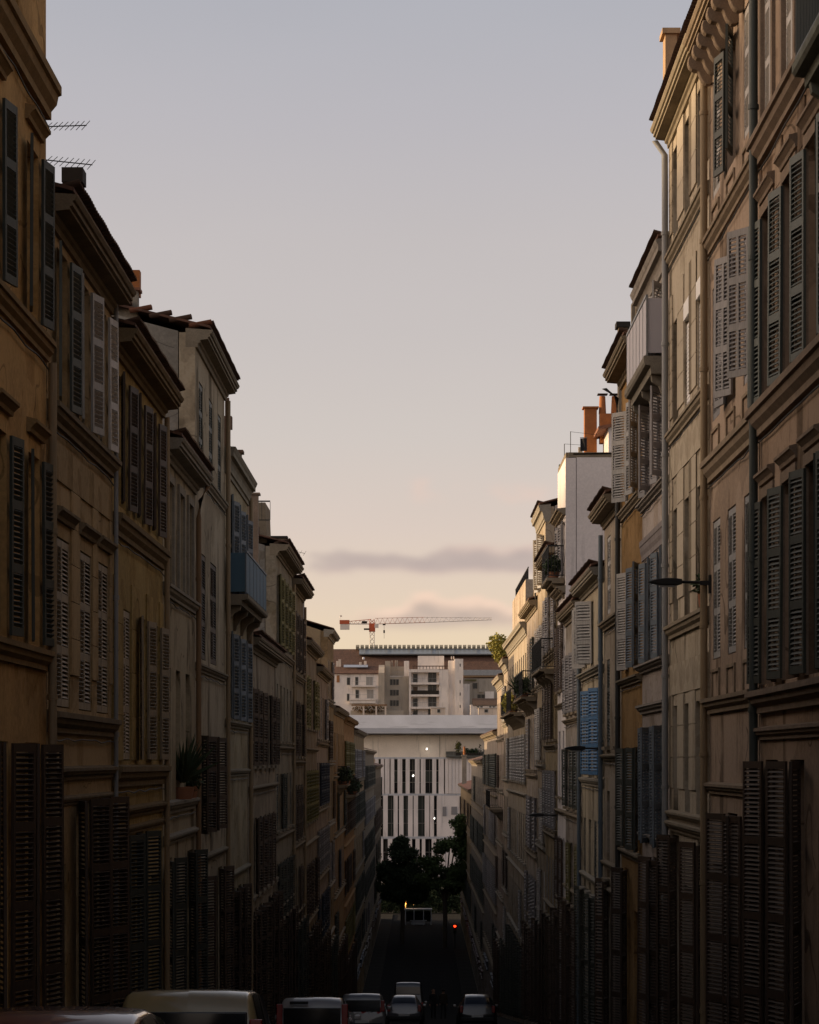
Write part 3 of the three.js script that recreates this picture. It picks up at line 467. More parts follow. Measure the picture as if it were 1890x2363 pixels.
const L10b = house({ side: 'L', d0: 117, d1: 130.9, top: 4.3, over: 0.34, wall: plaster(0.38, 0.30, 0.24), label: 'pinkish townhouse with pale shutters just before the gabled ochre house', auto: 3.8, shut: [mats.whiteShutter, mats.navy, mats.greyShutter] });
const L11 = house({ side: 'L', d0: 131, d1: 140, top: 6.7, over: 0.34, depth: 7, pitch: 0.3, wall: plaster(0.40, 0.29, 0.17), party: plaster(0.42, 0.32, 0.2), trim: mats.trimPale, label: 'tall ochre gabled house with a moulded eave against the far hill', auto: 6.0, shut: [mats.greyShutter, mats.brown] });
const orange = plaster(0.46, 0.26, 0.12);  // reflected evening sun from the fronts opposite is painted into this orange
const L12 = house({ side: 'L', d0: 140.1, d1: 159, top: 2.9, over: 0.34, wall: plaster(0.45, 0.29, 0.15), roof: mats.roofSheet, label: 'low house with cluttered tiled roof below the gabled ochre house', auto: 2.3, shut: [mats.brown, mats.greenDark, mats.navy] });
const L13 = house({ side: 'L', d0: 159.1, d1: 183, top: 2.7, over: 0.34, wall: orange, trim: stone(0.5, 0.3, 0.14), label: 'house with reflected sun glow painted into its orange wall beyond the low house with cluttered roof', auto: 2.0, shut: [mats.brown, mats.olive] });
house({ side: 'L', d0: 183.1, d1: 215, top: 2.2, over: 0.3, wall: plaster(0.44, 0.33, 0.21), label: 'cream house with iron balconies beyond the orange house', auto: 1.6, shut: [mats.greyShutter, mats.greenDark] });
house({ side: 'L', d0: 215.1, d1: 262, top: 0.9, over: 0.3, wall: plaster(0.36, 0.31, 0.245), label: 'long grey house near the bottom of the street with planted balconies', auto: 0.3, shut: [mats.greenDark, mats.greyShutter] });
house({ side: 'L', d0: 262.1, d1: 308, top: -0.6, over: 0.3, wall: plaster(0.34, 0.285, 0.225), label: 'last house of its row beside the dark round tree', auto: -1.2, shut: [mats.greenDark, mats.brown] });
// added out-of-view slab, stepped in height to keep low sun off the upper street
{
  const t = thing('added_sun_blocker', 'added unseen slab that blocks the low sun from the upper street', 'building', [-206, groundY(30) - 14, 0], Math.PI / 2), H = 52 - (groundY(30) - 14), m = plaster(0.5, 0.46, 0.42);
  for (const [d0, d1, top] of [[-60, 98.4, 52], [98.5, 115.4, 49.4], [115.5, 132.2, 46.4]]) {
    const L = d1 - d0, c = (d0 + d1) / 2, h = H - 52 + top;
    part('wall', at(box(L, h, 14), c, h / 2, -7.2), m, t);
    for (let k = 0; k < 20; k++) part('floor_band', box(L - 1, 0.3, 0.5), mats.trimPale, t, [c, 3 + k * 3, 0.06]);
    part('roof', box(L - 0.04, 0.4, 14.8), mats.zinc, t, [c, h + 0.21, -7.2]);
  }
}

// chimneys and roof clutter of that row
chimney(L2, 38.9, 0.52, 7.6, 8.76, 0.3, 0.2, mats.soot, { cap: 0.22, capMat: mats.soot });
chimney(L5, 54.3, 1.55, 9.3, 9.95, 0.34, 0.62, mats.trimPale, { cap: 0.06, capMat: mats.tile });
chimney(L5, 54.6, 1.35, 9.9, 10.45, 0.3, 0.24, mats.brickOrange);
chimney(L5, 61.6, 0.3, 9.3, 10.0, 0.28, 0.3, mats.soot);
chimney(L6, 65.6, 0.22, 7.6, 8.5, 0.2, 0.16, mats.brickDark, { cap: 0.32, capMat: mats.brickDark });
chimney(L6, 64.2, 0.1, 7.6, 9.1, 0.16, 0.1, mats.brickDark);
chimney(L6, 69.6, 0.3, 7.6, 8.35, 0.4, 0.36, mats.trim, { cap: 0.08, capMat: mats.brickDark });
chimney(L7, 80, 0.5, 3.6, 8.3, 0.4, 0.36, M(0.30, 0.22, 0.16, 0.95, { map: grainMap }), { cap: 0.06 });
chimney(L8, 93.4, 0.4, 7.2, 8.1, 0.5, 0.5, mats.trim, { cap: 0.08, capMat: mats.soot });
part('roof_hatch', run([[0, 0], [-0.05, 1.35], [-1.2, 1.35], [-1.2, 0]], 2.6), mats.trim, L8.root, [L8.X(86.2), L8.top + 0.12, -0.35]);
part('terrace_railing', railing(1.1, 0.7, 0.28).rotateY(Math.PI / 2), mats.iron, L8.root, [L8.X(84.3), L8.top + 0.75, -0.75]);
part('terrace_roof', at(box(0.3, 0.22, 1.5), 0, 0, 0), mats.tileDark, L8.root, [L8.X(84.3), L8.top + 0.48, -1.3]);
chimney(L10, 106.5, 0.3, 4.9, 7.0, 0.5, 0.42, plaster(0.5, 0.47, 0.44));
// orange house door head, balconies, plants
balcony(L13, 163, 170, -2.2, 0.7, { slab: mats.trim }); balcony(L12, 146, 152, -1.4, 0.6, { slab: mats.trim });
[[147, -1.4, 0.3], [150.5, -1.4, 0.35], [164, -2.2, 0.4], [168, -2.2, 0.4]].forEach(([d, y, o], i) => planter('L', d, y, o, ['dark leafy plant on a balcony of the cluttered house', 'bushy plant beside the leafy one on the cluttered house', 'plant on the orange house balcony near its orange wall end', 'second plant on the orange house balcony'][i], { w: 0.9, n: 500, size: 0.16 }));
planter('L', 50.2, -0.76, 0.08, 'spiky dark yucca in the window of the grey beige townhouse', { spike: true, w: 0.7, n: 120, size: 0.34 });
planter('L', 52.2, -0.76, 0.08, 'small rounded plant in a window next to the spiky yucca', { w: 0.4, n: 200, size: 0.1 });

// ------------------------------------------------------------------ the row with the bracketed cornice
const wallR1 = washed(0.47, 0.345, 0.255), wallR2 = washed(0.50, 0.385, 0.30), wallR3 = washed(0.60, 0.52, 0.41), wallR4 = plaster(0.58, 0.50, 0.45), wallR5 = plaster(0.43, 0.265, 0.115);
const ash1 = [wallR1, washed(0.49, 0.36, 0.27), washed(0.45, 0.335, 0.245)], ash3 = [wallR3, washed(0.585, 0.505, 0.395), washed(0.615, 0.535, 0.425)];
house({ side: 'R', d0: 6, d1: 23.9, top: 12, wall: wallR4, label: 'pale townhouse up the slope before the pink stone house', auto: 11.2, kinds: ['closed', 'bare'] });
const R1 = house({
  side: 'R', d0: 24, d1: 35.75, top: 12.8, wall: wallR1, trim: mats.trimPink, label: 'pinkish cut stone townhouse with hooded windows and dark green shutters', street: true, cornice: 'classic',
  courses: [[8.28, 0.32, 0.2], [4.5, 0.36, 0.22], [0.66, 0.3, 0.22]],
  rows: [{ ds: [26.4, 28.6, 30.75, 32.8, 34.85], w: 1.0, y0: 8.75, y1: 11.2, type: 'closed', col: mats.whiteShutter, surround: true }, { ds: [26.4, 28.6, 30.75, 32.75, 34.8], w: 1.05, y0: 4.92, y1: 7.5, type: 'open', col: mats.green, hood: true, surround: true, hoodUp: 0.2, open: [2.97, 2.95] }, { ds: [26.4, 28.6, 30.75, 32.75, 34.8], w: 1.05, y0: 1.05, y1: 3.6, type: 'open', col: mats.greenDark, open: [2.93, 2.93], hood: true, surround: true, hoodUp: 0.2 }],
  ashlar: { h: 0.6, y0: 1.0, y1: 8.2, len: 1.9, mat: ash1 },
  pipes: [[35.6, 0.062, mats.pipeGreen, 12.2, -4.7]],
});
balcony(R1, 24.6, 29.25, 7.95, 0.5, { slab: stone(0.30, 0.31, 0.26), rail: mats.pipeGreen, th: 0.26 });
const R2 = house({
  side: 'R', d0: 35.85, d1: 41.95, top: 11.78, over: 0.42, wall: wallR2, trim: stone(0.46, 0.36, 0.26), label: 'pink plaster townhouse with scroll brackets and grey half-open louvred shutters', cornice: 'eave',
  courses: [[8.26, 0.24, 0.15], [4.52, 0.34, 0.17], [0.76, 0.24, 0.17]],
  rows: [{ ds: [37.05, 39.05, 41.05], w: 1.0, y0: 9.1, y1: 11.0, type: 'open', apron: true, each: [{ type: 'closed', col: mats.whiteShutter }, { col: mats.greenDark, open: [2.85, 2.95] }, { type: 'closed', col: mats.whiteShutter }] },
    { ds: [37.05, 39.05, 41.05], w: 1.04, y0: 5.5, y1: 7.65, type: 'ajar', cols: 2, col: mats.greyShutter, apron: true, each: [{ open: [0.52, 0], pieces: true }, { open: [0.42, 2.98], pieces: true }, { open: [0, 0] }] },
    { ds: [37.0, 39.0, 41.0], w: 1.0, y0: 1.63, y1: 3.87, type: 'closed', cols: 1, col: mats.greyPale, apron: true }],
  pipes: [[41.85, 0.06, mats.pipeTan, 11.2, -5.3]],
});
{ // scroll brackets under the cornice
  const s = new THREE.Shape(); s.moveTo(0, 0); s.lineTo(0.36, 0); s.bezierCurveTo(0.40, -0.1, 0.36, -0.2, 0.26, -0.2); s.bezierCurveTo(0.18, -0.2, 0.2, -0.3, 0.15, -0.36); s.bezierCurveTo(0.1, -0.44, 0.04, -0.44, 0, -0.4); s.closePath();
  const g = new THREE.ExtrudeGeometry(s, { depth: 0.16, bevelEnabled: true, bevelSize: 0.012, bevelThickness: 0.012, bevelSegments: 1, curveSegments: 5 }); g.rotateY(-Math.PI / 2); g.translate(0.08, 0, 0);
  for (let i = 0; i < 9; i++) part('scroll_bracket', g, mats.trimPink, R2.root, [R2.X(36.2 + i * 0.68), R2.V(11.43), 0.012]);
}
const R3 = house({
  side: 'R', d0: 42.05, d1: 48.65, top: 12.0, over: 0.35, cornice: 'eave', wall: wallR3, trim: stone(0.50, 0.42, 0.31), label: 'cream cut stone townhouse with deep bare windows and white roller blinds',
  courses: [[9.33, 0.2, 0.13], [5.96, 0.2, 0.13], [2.28, 0.24, 0.15], [-1.32, 0.18, 0.13]],
  rows: [{ ds: [43.4, 45.5, 47.55], w: 0.9, y0: 9.6, y1: 11.42, type: 'bare' }, { ds: [43.4, 45.5, 47.55], w: 0.9, y0: 6.24, y1: 8.2, type: 'bare', each: [{ type: 'roller' }, { type: 'roller' }, {}] }, { ds: [43.4, 45.5, 47.55], w: 0.9, y0: 2.6, y1: 4.68, type: 'bare' }, { ds: [43.6, 45.5, 47.5], w: 0.85, y0: -1.08, y1: 1.02, type: 'bare' }],
  ashlar: { h: 0.58, y0: -1.1, y1: 11.3, len: 2.6, mat: ash3 },
  pipes: [[48.5, 0.06, mats.pipeGrey, 11.75, -5.9, 0.3]],
});
const R4 = house({
  side: 'R', d0: 48.75, d1: 54.7, top: 9.95, over: 0.24, cornice: 'classic', wall: wallR4, trim: stone(0.50, 0.45, 0.40), label: 'pale lilac townhouse with a panelled roof balcony and slate blue shutters',
  courses: [[5.28, 0.14, 0.16], [4.24, 0.42, 0.07, stone(0.43, 0.38, 0.37)], [1.84, 0.16, 0.2], [0.98, 0.18, 0.16]],
  rows: [{ ds: [50.3, 53.1], w: 1.0, y0: 7.85, y1: 9.3, type: 'wide', col: mats.greyPale, open: [2.7, 2.9] }, { ds: [50.2, 52.9], w: 1.0, y0: 5.5, y1: 7.25, type: 'open', col: mats.greyShutter, open: [2.6, 2.95] }, { ds: [50.1, 52.9], w: 1.05, y0: 2.02, y1: 4.15, type: 'open', col: mats.blueGrey, open: [2.95, 2.97] }, { ds: [50.3, 53], w: 1.0, y0: -1.7, y1: 0.7, type: 'open', col: mats.blueGrey, open: [2.7, 2.95] }],
});
balcony(R4, 48.95, 53.6, 7.75, 0.47, { panel: M(0.46, 0.44, 0.47, 0.8), rail: mats.zinc, slab: stone(0.38, 0.34, 0.28), th: 0.34, h: 1.15, panelW: 0.78 });
const R5 = house({
  side: 'R', d0: 54.75, d1: 60.35, top: 9.1, over: 0.42, wall: wallR5, trim: mats.trim, label: 'narrow ochre townhouse with dark eave and mixed grey shutters',
  courses: [[5.6, 0.18, 0.14], [1.7, 0.16, 0.16]],
  rows: [{ ds: [56.1, 58.9], w: 1.05, y0: 5.9, y1: 8.0, type: 'ajar', col: mats.greyPale, each: [{ open: [2.75, 2.95] }, { open: [0.6, 0] }] }, { ds: [56.0, 58.7], w: 1.1, y0: 2.05, y1: 4.3, type: 'ajar', col: mats.whiteShutter, each: [{ col: mats.blueGrey, open: [2.9, 2.95] }, { open: [0.35, 0.3] }] }, { ds: [56, 58.7], w: 1.1, y0: -2.0, y1: 0.3, type: 'open', col: mats.greenDark }],
  pipes: [[60.15, 0.06, mats.pipeDark, 8.75, -6.5, 0.42]],
});
const R6 = house({ side: 'R', d0: 60.4, d1: 66, top: 6.3, over: 0.4, wall: plaster(0.46, 0.39, 0.31), trim: mats.trim, label: 'townhouse with dark coved eave and pale louvres beside the ochre house', auto: 3.3, shut: [mats.greyPale, mats.greenDark], rows: [{ ds: [61.8, 64.4], w: 1.1, y0: 3.7, y1: 5.65, type: 'closed', col: mats.greyPale }], courses: [[3.3, 0.2, 0.18]], pipes: [[65.85, 0.06, mats.pipeBlue, 5.8, -7]] });
const R6b = house({ side: 'R', d0: 66.05, d1: 75, top: 5.0, over: 0.36, wall: washed(0.50, 0.44, 0.34), trim: stone(0.46, 0.42, 0.35), label: 'stone townhouse with bright blue closed shutters under sloped eaves', rows: [{ ds: [67.8, 70.7, 73.4], w: 1.1, y0: 2.65, y1: 4.4, type: 'open', each: [{ type: 'closed', col: mats.greenDark }, { col: mats.greyPale, open: [0.9, 0.7] }, { col: mats.greyPale, open: [0.6, 2.6] }] }, { ds: [68.3, 71.4], w: 1.5, y0: -0.4, y1: 1.95, type: 'ajar', each: [{ col: mats.blue, open: [0.28, 0.22] }, { col: mats.blue, open: [0.3, 0.18] }] }], courses: [[2.3, 0.18, 0.2], [-0.7, 0.2, 0.14]], ashlar: { h: 0.34, y0: -0.4, y1: 2.2, len: 0.62, mat: [stone(0.50, 0.44, 0.34), stone(0.46, 0.40, 0.30), stone(0.53, 0.47, 0.37)] }, auto: -0.9, belts: false, shut: [mats.greenDark], pipes: [[74.8, 0.06, mats.pipeBlue, 4.5, -8]] });
const R6c = house({ side: 'R', d0: 75.05, d1: 83.5, top: 4.7, over: 0.3, wall: plaster(0.46, 0.41, 0.36), trim: mats.trim, label: 'townhouse with a shaded roof terrace below the white party wall', auto: 4.1, shut: [mats.greenDark, mats.greyShutter, mats.olive] });
const white = render(0.80, 0.74, 0.71);
const R7 = house({ side: 'R', d0: 83.6, d1: 88.4, top: 9.95, flat: true, cornice: 'none', depth: 8, wall: white, party: white, label: 'tall white rendered house with blank stained side wall and roof terrace', rows: [{ ds: [84.9, 86.9], w: 1.0, y0: 6.05, y1: 7.9, type: 'wide', col: mats.greyShutter }], courses: [[8.05, 0.2, 0.3, mats.trim], [5.5, 0.2, 0.3]], auto: 5.3, shut: [mats.greenDark, mats.brown] });
const R8 = house({ side: 'R', d0: 88.45, d1: 97, top: 7.4, over: 0.4, wall: plaster(0.48, 0.38, 0.24), trim: mats.trim, label: 'ochre house with bracketed dark eave beyond the white party wall', auto: 6.8, shut: [mats.olive, mats.greyShutter, mats.brown] });
const gold = plaster(0.50, 0.42, 0.32);
const R9 = house({ side: 'R', d0: 97.05, d1: 103.5, top: 9.7, over: 0.25, cornice: 'classic', wall: gold, party: plaster(0.62, 0.55, 0.5), trim: mats.trimPale, label: 'tall narrow house with open pale shutters high in its front', auto: 6.0, shut: [mats.olive, mats.whiteShutter], rows: [{ ds: [98.8, 101.6], w: 1.0, y0: 6.7, y1: 8.7, type: 'wide', col: mats.greyPale, open: [2.6, 2.9] }] });
const R10 = house({ side: 'R', d0: 103.55, d1: 114, top: 6.5, over: 0.38, wall: plaster(0.56, 0.48, 0.40), trim: mats.trim, label: 'house with two dark stepped eaves and planted window rails', auto: 5.9, shut: [mats.greyShutter, mats.greenDark] });
const R11 = house({ side: 'R', d0: 114.05, d1: 138, top: 6.2, over: 0.32, cornice: 'classic', flat: true, wall: plaster(0.50, 0.43, 0.34), trim: mats.trimPale, label: 'cream house with curved cornice and walled roof terrace', auto: 5.6, kinds: ['bare', 'bare', 'wide'], shut: [mats.greyPale, mats.olive] });
const R12 = house({ side: 'R', d0: 138.05, d1: 145.5, top: 5.5, over: 0.32, cornice: 'classic', wall: plaster(0.49, 0.42, 0.34), trim: mats.trimPale, label: 'narrow house with rounded cornice and rooftop shrub', auto: 4.9, kinds: ['bare', 'bare', 'wide'], shut: [mats.greyPale, mats.brown] });
const R13 = house({ side: 'R', d0: 145.55, d1: 158, top: 4.85, over: 0.34, cornice: 'classic', wall: plaster(0.50, 0.42, 0.36), trim: mats.trimPale, label: 'pink house at the end of the taller houses', auto: 4.2, kinds: ['bare', 'bare', 'wide'], shut: [mats.brown, mats.greyPale] });
house({ side: 'R', d0: 158.1, d1: 190, top: 1.8, over: 0.3, wall: plaster(0.40, 0.35, 0.31), label: 'low house with cluttered iron balconies past the pink house', auto: 1.2, shut: [mats.greenDark, mats.greyShutter] });
house({ side: 'R', d0: 190.1, d1: 238, top: 0.0, over: 0.3, wall: plaster(0.36, 0.32, 0.28), label: 'dim grey house with dark awnings low on the street', auto: -0.6, shut: [mats.greenDark, mats.greenDark] });
const R16 = house({ side: 'R', d0: 238.1, d1: 301, top: -2.8, over: 0.34, wall: plaster(0.50, 0.39, 0.26), roof: mats.tile, label: 'last house of its row with tiled corner and tall chimney pot', auto: -3.4, shut: [mats.brown, mats.greenDark] });

// roof terraces, chimneys and clutter of that row
chimney(R3, 48.45, -0.02, 12.05, 13.7, 0.5, 0.22, M(0.55, 0.36, 0.2, 0.9, { map: grainMap }), { cap: 0.1 });
chimney(R5, 57.9, 0.28, 9.0, 10.7, 0.3, 0.3, mats.trim); chimney(R5, 60.2, 0.36, 9.0, 10.75, 0.24, 0.28, mats.trim);
chimney(R6, 65.7, 0.45, 6.4, 11.1, 0.4, 0.24, mats.trim, { cap: 0.14, capMat: mats.soot });
chimney(R7, 88.0, 1.1, 9.9, 12.1, 0.5, 0.42, mats.brickOrange, { cap: 0.05 });
chimney(R7, 87.9, 1.72, 10.9, 11.9, 0.5, 0.62, mats.brickOrange, { pots: 2, potH: 0.62, across: true });
chimney(R7, 88.2, 0.18, 9.9, 10.2, 0.3, 0.3, M(0.03, 0.06, 0.03, 0.8));
part('attic', run([[-1.55, 0], [-1.55, 1.25], [-4, 1.7], [-4, 0]], 2.6), white, R7.root, [R7.X(86.9), R7.V(9.97), 0]);
part('attic_roof', run([[-1.2, 1.1], [-4.1, 1.72], [-4.1, 1.82], [-1.2, 1.2]], 2.9), mats.tile, R7.root, [R7.X(86.9), R7.V(9.97), 0]);
part('parapet', merge([at(box(0.22, 0.16, 2.4), R7.X(83.72), R7.top + 0.05, -1.3), at(box(4.7, 0.16, 0.22), 0, R7.top + 0.05, -0.12)]), mats.trim, R7.root);
part('laundry_frame', merge([rod([R7.X(83.9), R7.top, -0.18], [R7.X(83.9), R7.top + 0.85, -0.18], 0.012), rod([R7.X(85.2), R7.top, -0.05], [R7.X(85.2), R7.top + 0.6, -0.05], 0.012), rod([R7.X(83.9), R7.top + 0.84, -0.18], [R7.X(83.95), R7.top + 0.74, -1.1], 0.006), rod([R7.X(85.2), R7.top + 0.6, -0.05], [R7.X(85.2), R7.top + 0.55, -0.8], 0.006)]), mats.iron, R7.root);
{ const t = thing('hanging_cloth', 'small black cloth hanging on the roof terrace line', 'cloth', [A + 0.62, 10.18, -84.1]); const g = new THREE.PlaneGeometry(0.22, 0.42, 6, 8), p = g.attributes.position; for (let i = 0; i < p.count; i++) p.setZ(i, 0.04 * Math.sin(p.getX(i) * 30 + p.getY(i) * 5)); g.computeVertexNormals(); part('cloth', g.translate(0, 0.21, 0), mats.clothBlack, t); part('peg', box(0.24, 0.02, 0.02), mats.frame, t, [0, 0.44, 0]); }
part('terrace_board', at(box(0.05, 0.34, 0.14), R7.X(84.2), R7.top + 0.2, -0.52), M(0.7, 0.55, 0.36, 0.9), R7.root);
part('roof_terrace', run([[-0.15, 0], [-0.15, 2.2], [-3.6, 2.2], [-3.6, 0]], 17), plaster(0.60, 0.50, 0.40), R11.root, [R11.X(127.5), R11.V(6.24), 0]);
part('terrace_railing', railing(16, 0.6, 0.35), mats.iron, R11.root, [R11.X(127.5), R11.V(8.44), -0.3]);
part('terrace_wall', run([[-0.12, 0], [-0.12, 1.1], [-3, 1.5], [-3, 0]], 3.6), plaster(0.56, 0.46, 0.36), R10.root, [R10.X(108), R10.V(6.9), 0]);
part('roof_mast', merge([rod([R9.X(103.2), R9.V(6.5), 0.1], [R9.X(103.2), R9.V(8.9), 0.1], 0.025), rod([R9.X(105.6), R9.V(6.7), 0.02], [R9.X(105.6), R9.V(8.0), 0.02], 0.02)]), mats.iron, R9.root);
chimney(R16, 285, 0.15, -2.7, 0.5, 0.6, 0.5, mats.trimPale, { cap: 0.15, pots: 1, potH: 0.9 });
balcony(R7, 83.9, 88.1, 6.0, 0.6, { slab: mats.trim }); balcony(R8, 89, 96, 3.2, 0.6, { slab: mats.trim }); balcony(R10, 104, 113, 2.6, 0.65, { slab: mats.trim }); balcony(R11, 116, 130, 2.2, 0.7, { slab: mats.trim }); balcony(R13, 147, 156, -2.8, 0.8, { slab: mats.trim, rail: mats.iron });
planter('R', 84.6, 6.0, 0.35, 'dark trailing plant on the white house balcony', { w: 0.6, n: 420, size: 0.12 });
planter('R', 108, 2.6, 0.4, 'dark bushy plant on the rail of the house with stepped eaves', { w: 0.7, n: 420, size: 0.13 });
planter('R', 111.5, 2.6, 0.4, 'spiky palm-like plant on the rail of the house with stepped eaves', { spike: true, w: 0.7, n: 110, size: 0.34 });
planter('R', 122, 2.2, 0.4, 'yellowish plant on the balcony of the cream house with walled roof terrace', { w: 0.9, n: 400, size: 0.16, mat: mats.leafYellow });
planter('R', 43.5, 2.61, -0.1, 'leafy plant hanging from a window of the cream stone house', { w: 0.4, n: 260, size: 0.1 });
{ const t = thing('roof_shrub', 'yellow green shrub growing on the roof of the narrow house with rounded cornice', 'shrub', [A - 0.1, 5.55, -143.6]); part('stem', merge([rod([0, 0, 0], [-0.15, 0.9, 0], 0.05), rod([0, 0, 0], [0.2, 0.9, 0.1], 0.05)]), mats.bark, t); part('foliage', merge([leafPuff(5, 900, 0.6, 0.6, 0.7, 0.16).translate(-0.25, 0.95, 0), leafPuff(6, 500, 0.4, 0.5, 0.5, 0.15).translate(-0.15, 0.35, 0.2)]), mats.leafYellow, t); }

// wall lamps over the street
function streetLamp(d, y, label) {
  const t = thing('street_lamp', label, 'street lamp', [A - 0.0, y, -d], -Math.PI / 2, 'lamps on brackets over the street');
  part('bracket', merge([at(box(0.12, 0.3, 0.04), 0, -0.02, 0.022), at(box(0.07, 0.07, 0.16), 0, 0, 0.11)]), mats.iron, t);
  part('arm', tube([[0, 0, 0.1], [0, 0.01, 0.3], [0, 0.02, 0.55]], 0.024, 8), mats.iron, t);
  const s = new THREE.Shape(); s.moveTo(0.5, -0.03); s.lineTo(0.5, 0.055); s.quadraticCurveTo(0.6, 0.085, 0.75, 0.075); s.quadraticCurveTo(0.9, 0.06, 1.0, 0.01); s.quadraticCurveTo(0.92, -0.03, 0.8, -0.045); s.lineTo(0.56, -0.05); s.closePath();
  const g = new THREE.ExtrudeGeometry(s, { depth: 0.14, bevelEnabled: true, bevelSize: 0.02, bevelThickness: 0.04, bevelSegments: 2, curveSegments: 6 }); g.rotateY(-Math.PI / 2); g.scale(0.8, 0.72, 1); g.translate(0.056, 0.01, 0);
  part('lamp_head', g, mats.iron, t); part('diffuser', at(box(0.1, 0.02, 0.26), 0, -0.056, 0.72), M(0.3, 0.3, 0.3, 0.3), t);
}
streetLamp(41.75, 2.9, 'dark cobra head street lamp beside the tan drainpipe of the pink house'); streetLamp(66.2, 0.3, 'dark street lamp jutting out in front of the blue shutters'); streetLamp(88.4, -1.9, 'small dark street lamp below the white rendered house');
// television aerials on the ochre house's neighbour
function aerial(x, y, d, len, n, tilt, label, up) {
  const t = thing('tv_aerial', label, 'aerial', [x, y, -d], 0, 'rooftop aerials'); const e = [];
  part('mast', rod([0, -up, 0], [0, 0.1, 0], 0.018), mats.iron, t); part('boom', rod([0, 0, 0], [len, tilt, 0], 0.009), mats.iron, t);
  for (let i = 0; i < n; i++) { const q = len * (0.12 + 0.86 * i / (n - 1)), yy = tilt * q / len, w = 0.26 - 0.1 * i / n; part('element', rod([q + 0.05, yy + 0.09, -w / 2], [q - 0.05, yy - 0.09, w / 2], 0.005, 4), mats.iron, t); }
}
aerial(-5.62, 9.42, 38, 0.66, 8, 0.02, 'many-element television aerial beside the ochre house attic', 1.9); aerial(-5.66, 8.98, 38.2, 0.76, 9, -0.08, 'lower slim television aerial sloping down beside the ochre house', 1.4); aerial(-4.7, 7.65, 93, 0.5, 4, -0.12, 'tiny aerial on the eave above the olive shutters', 0.5);

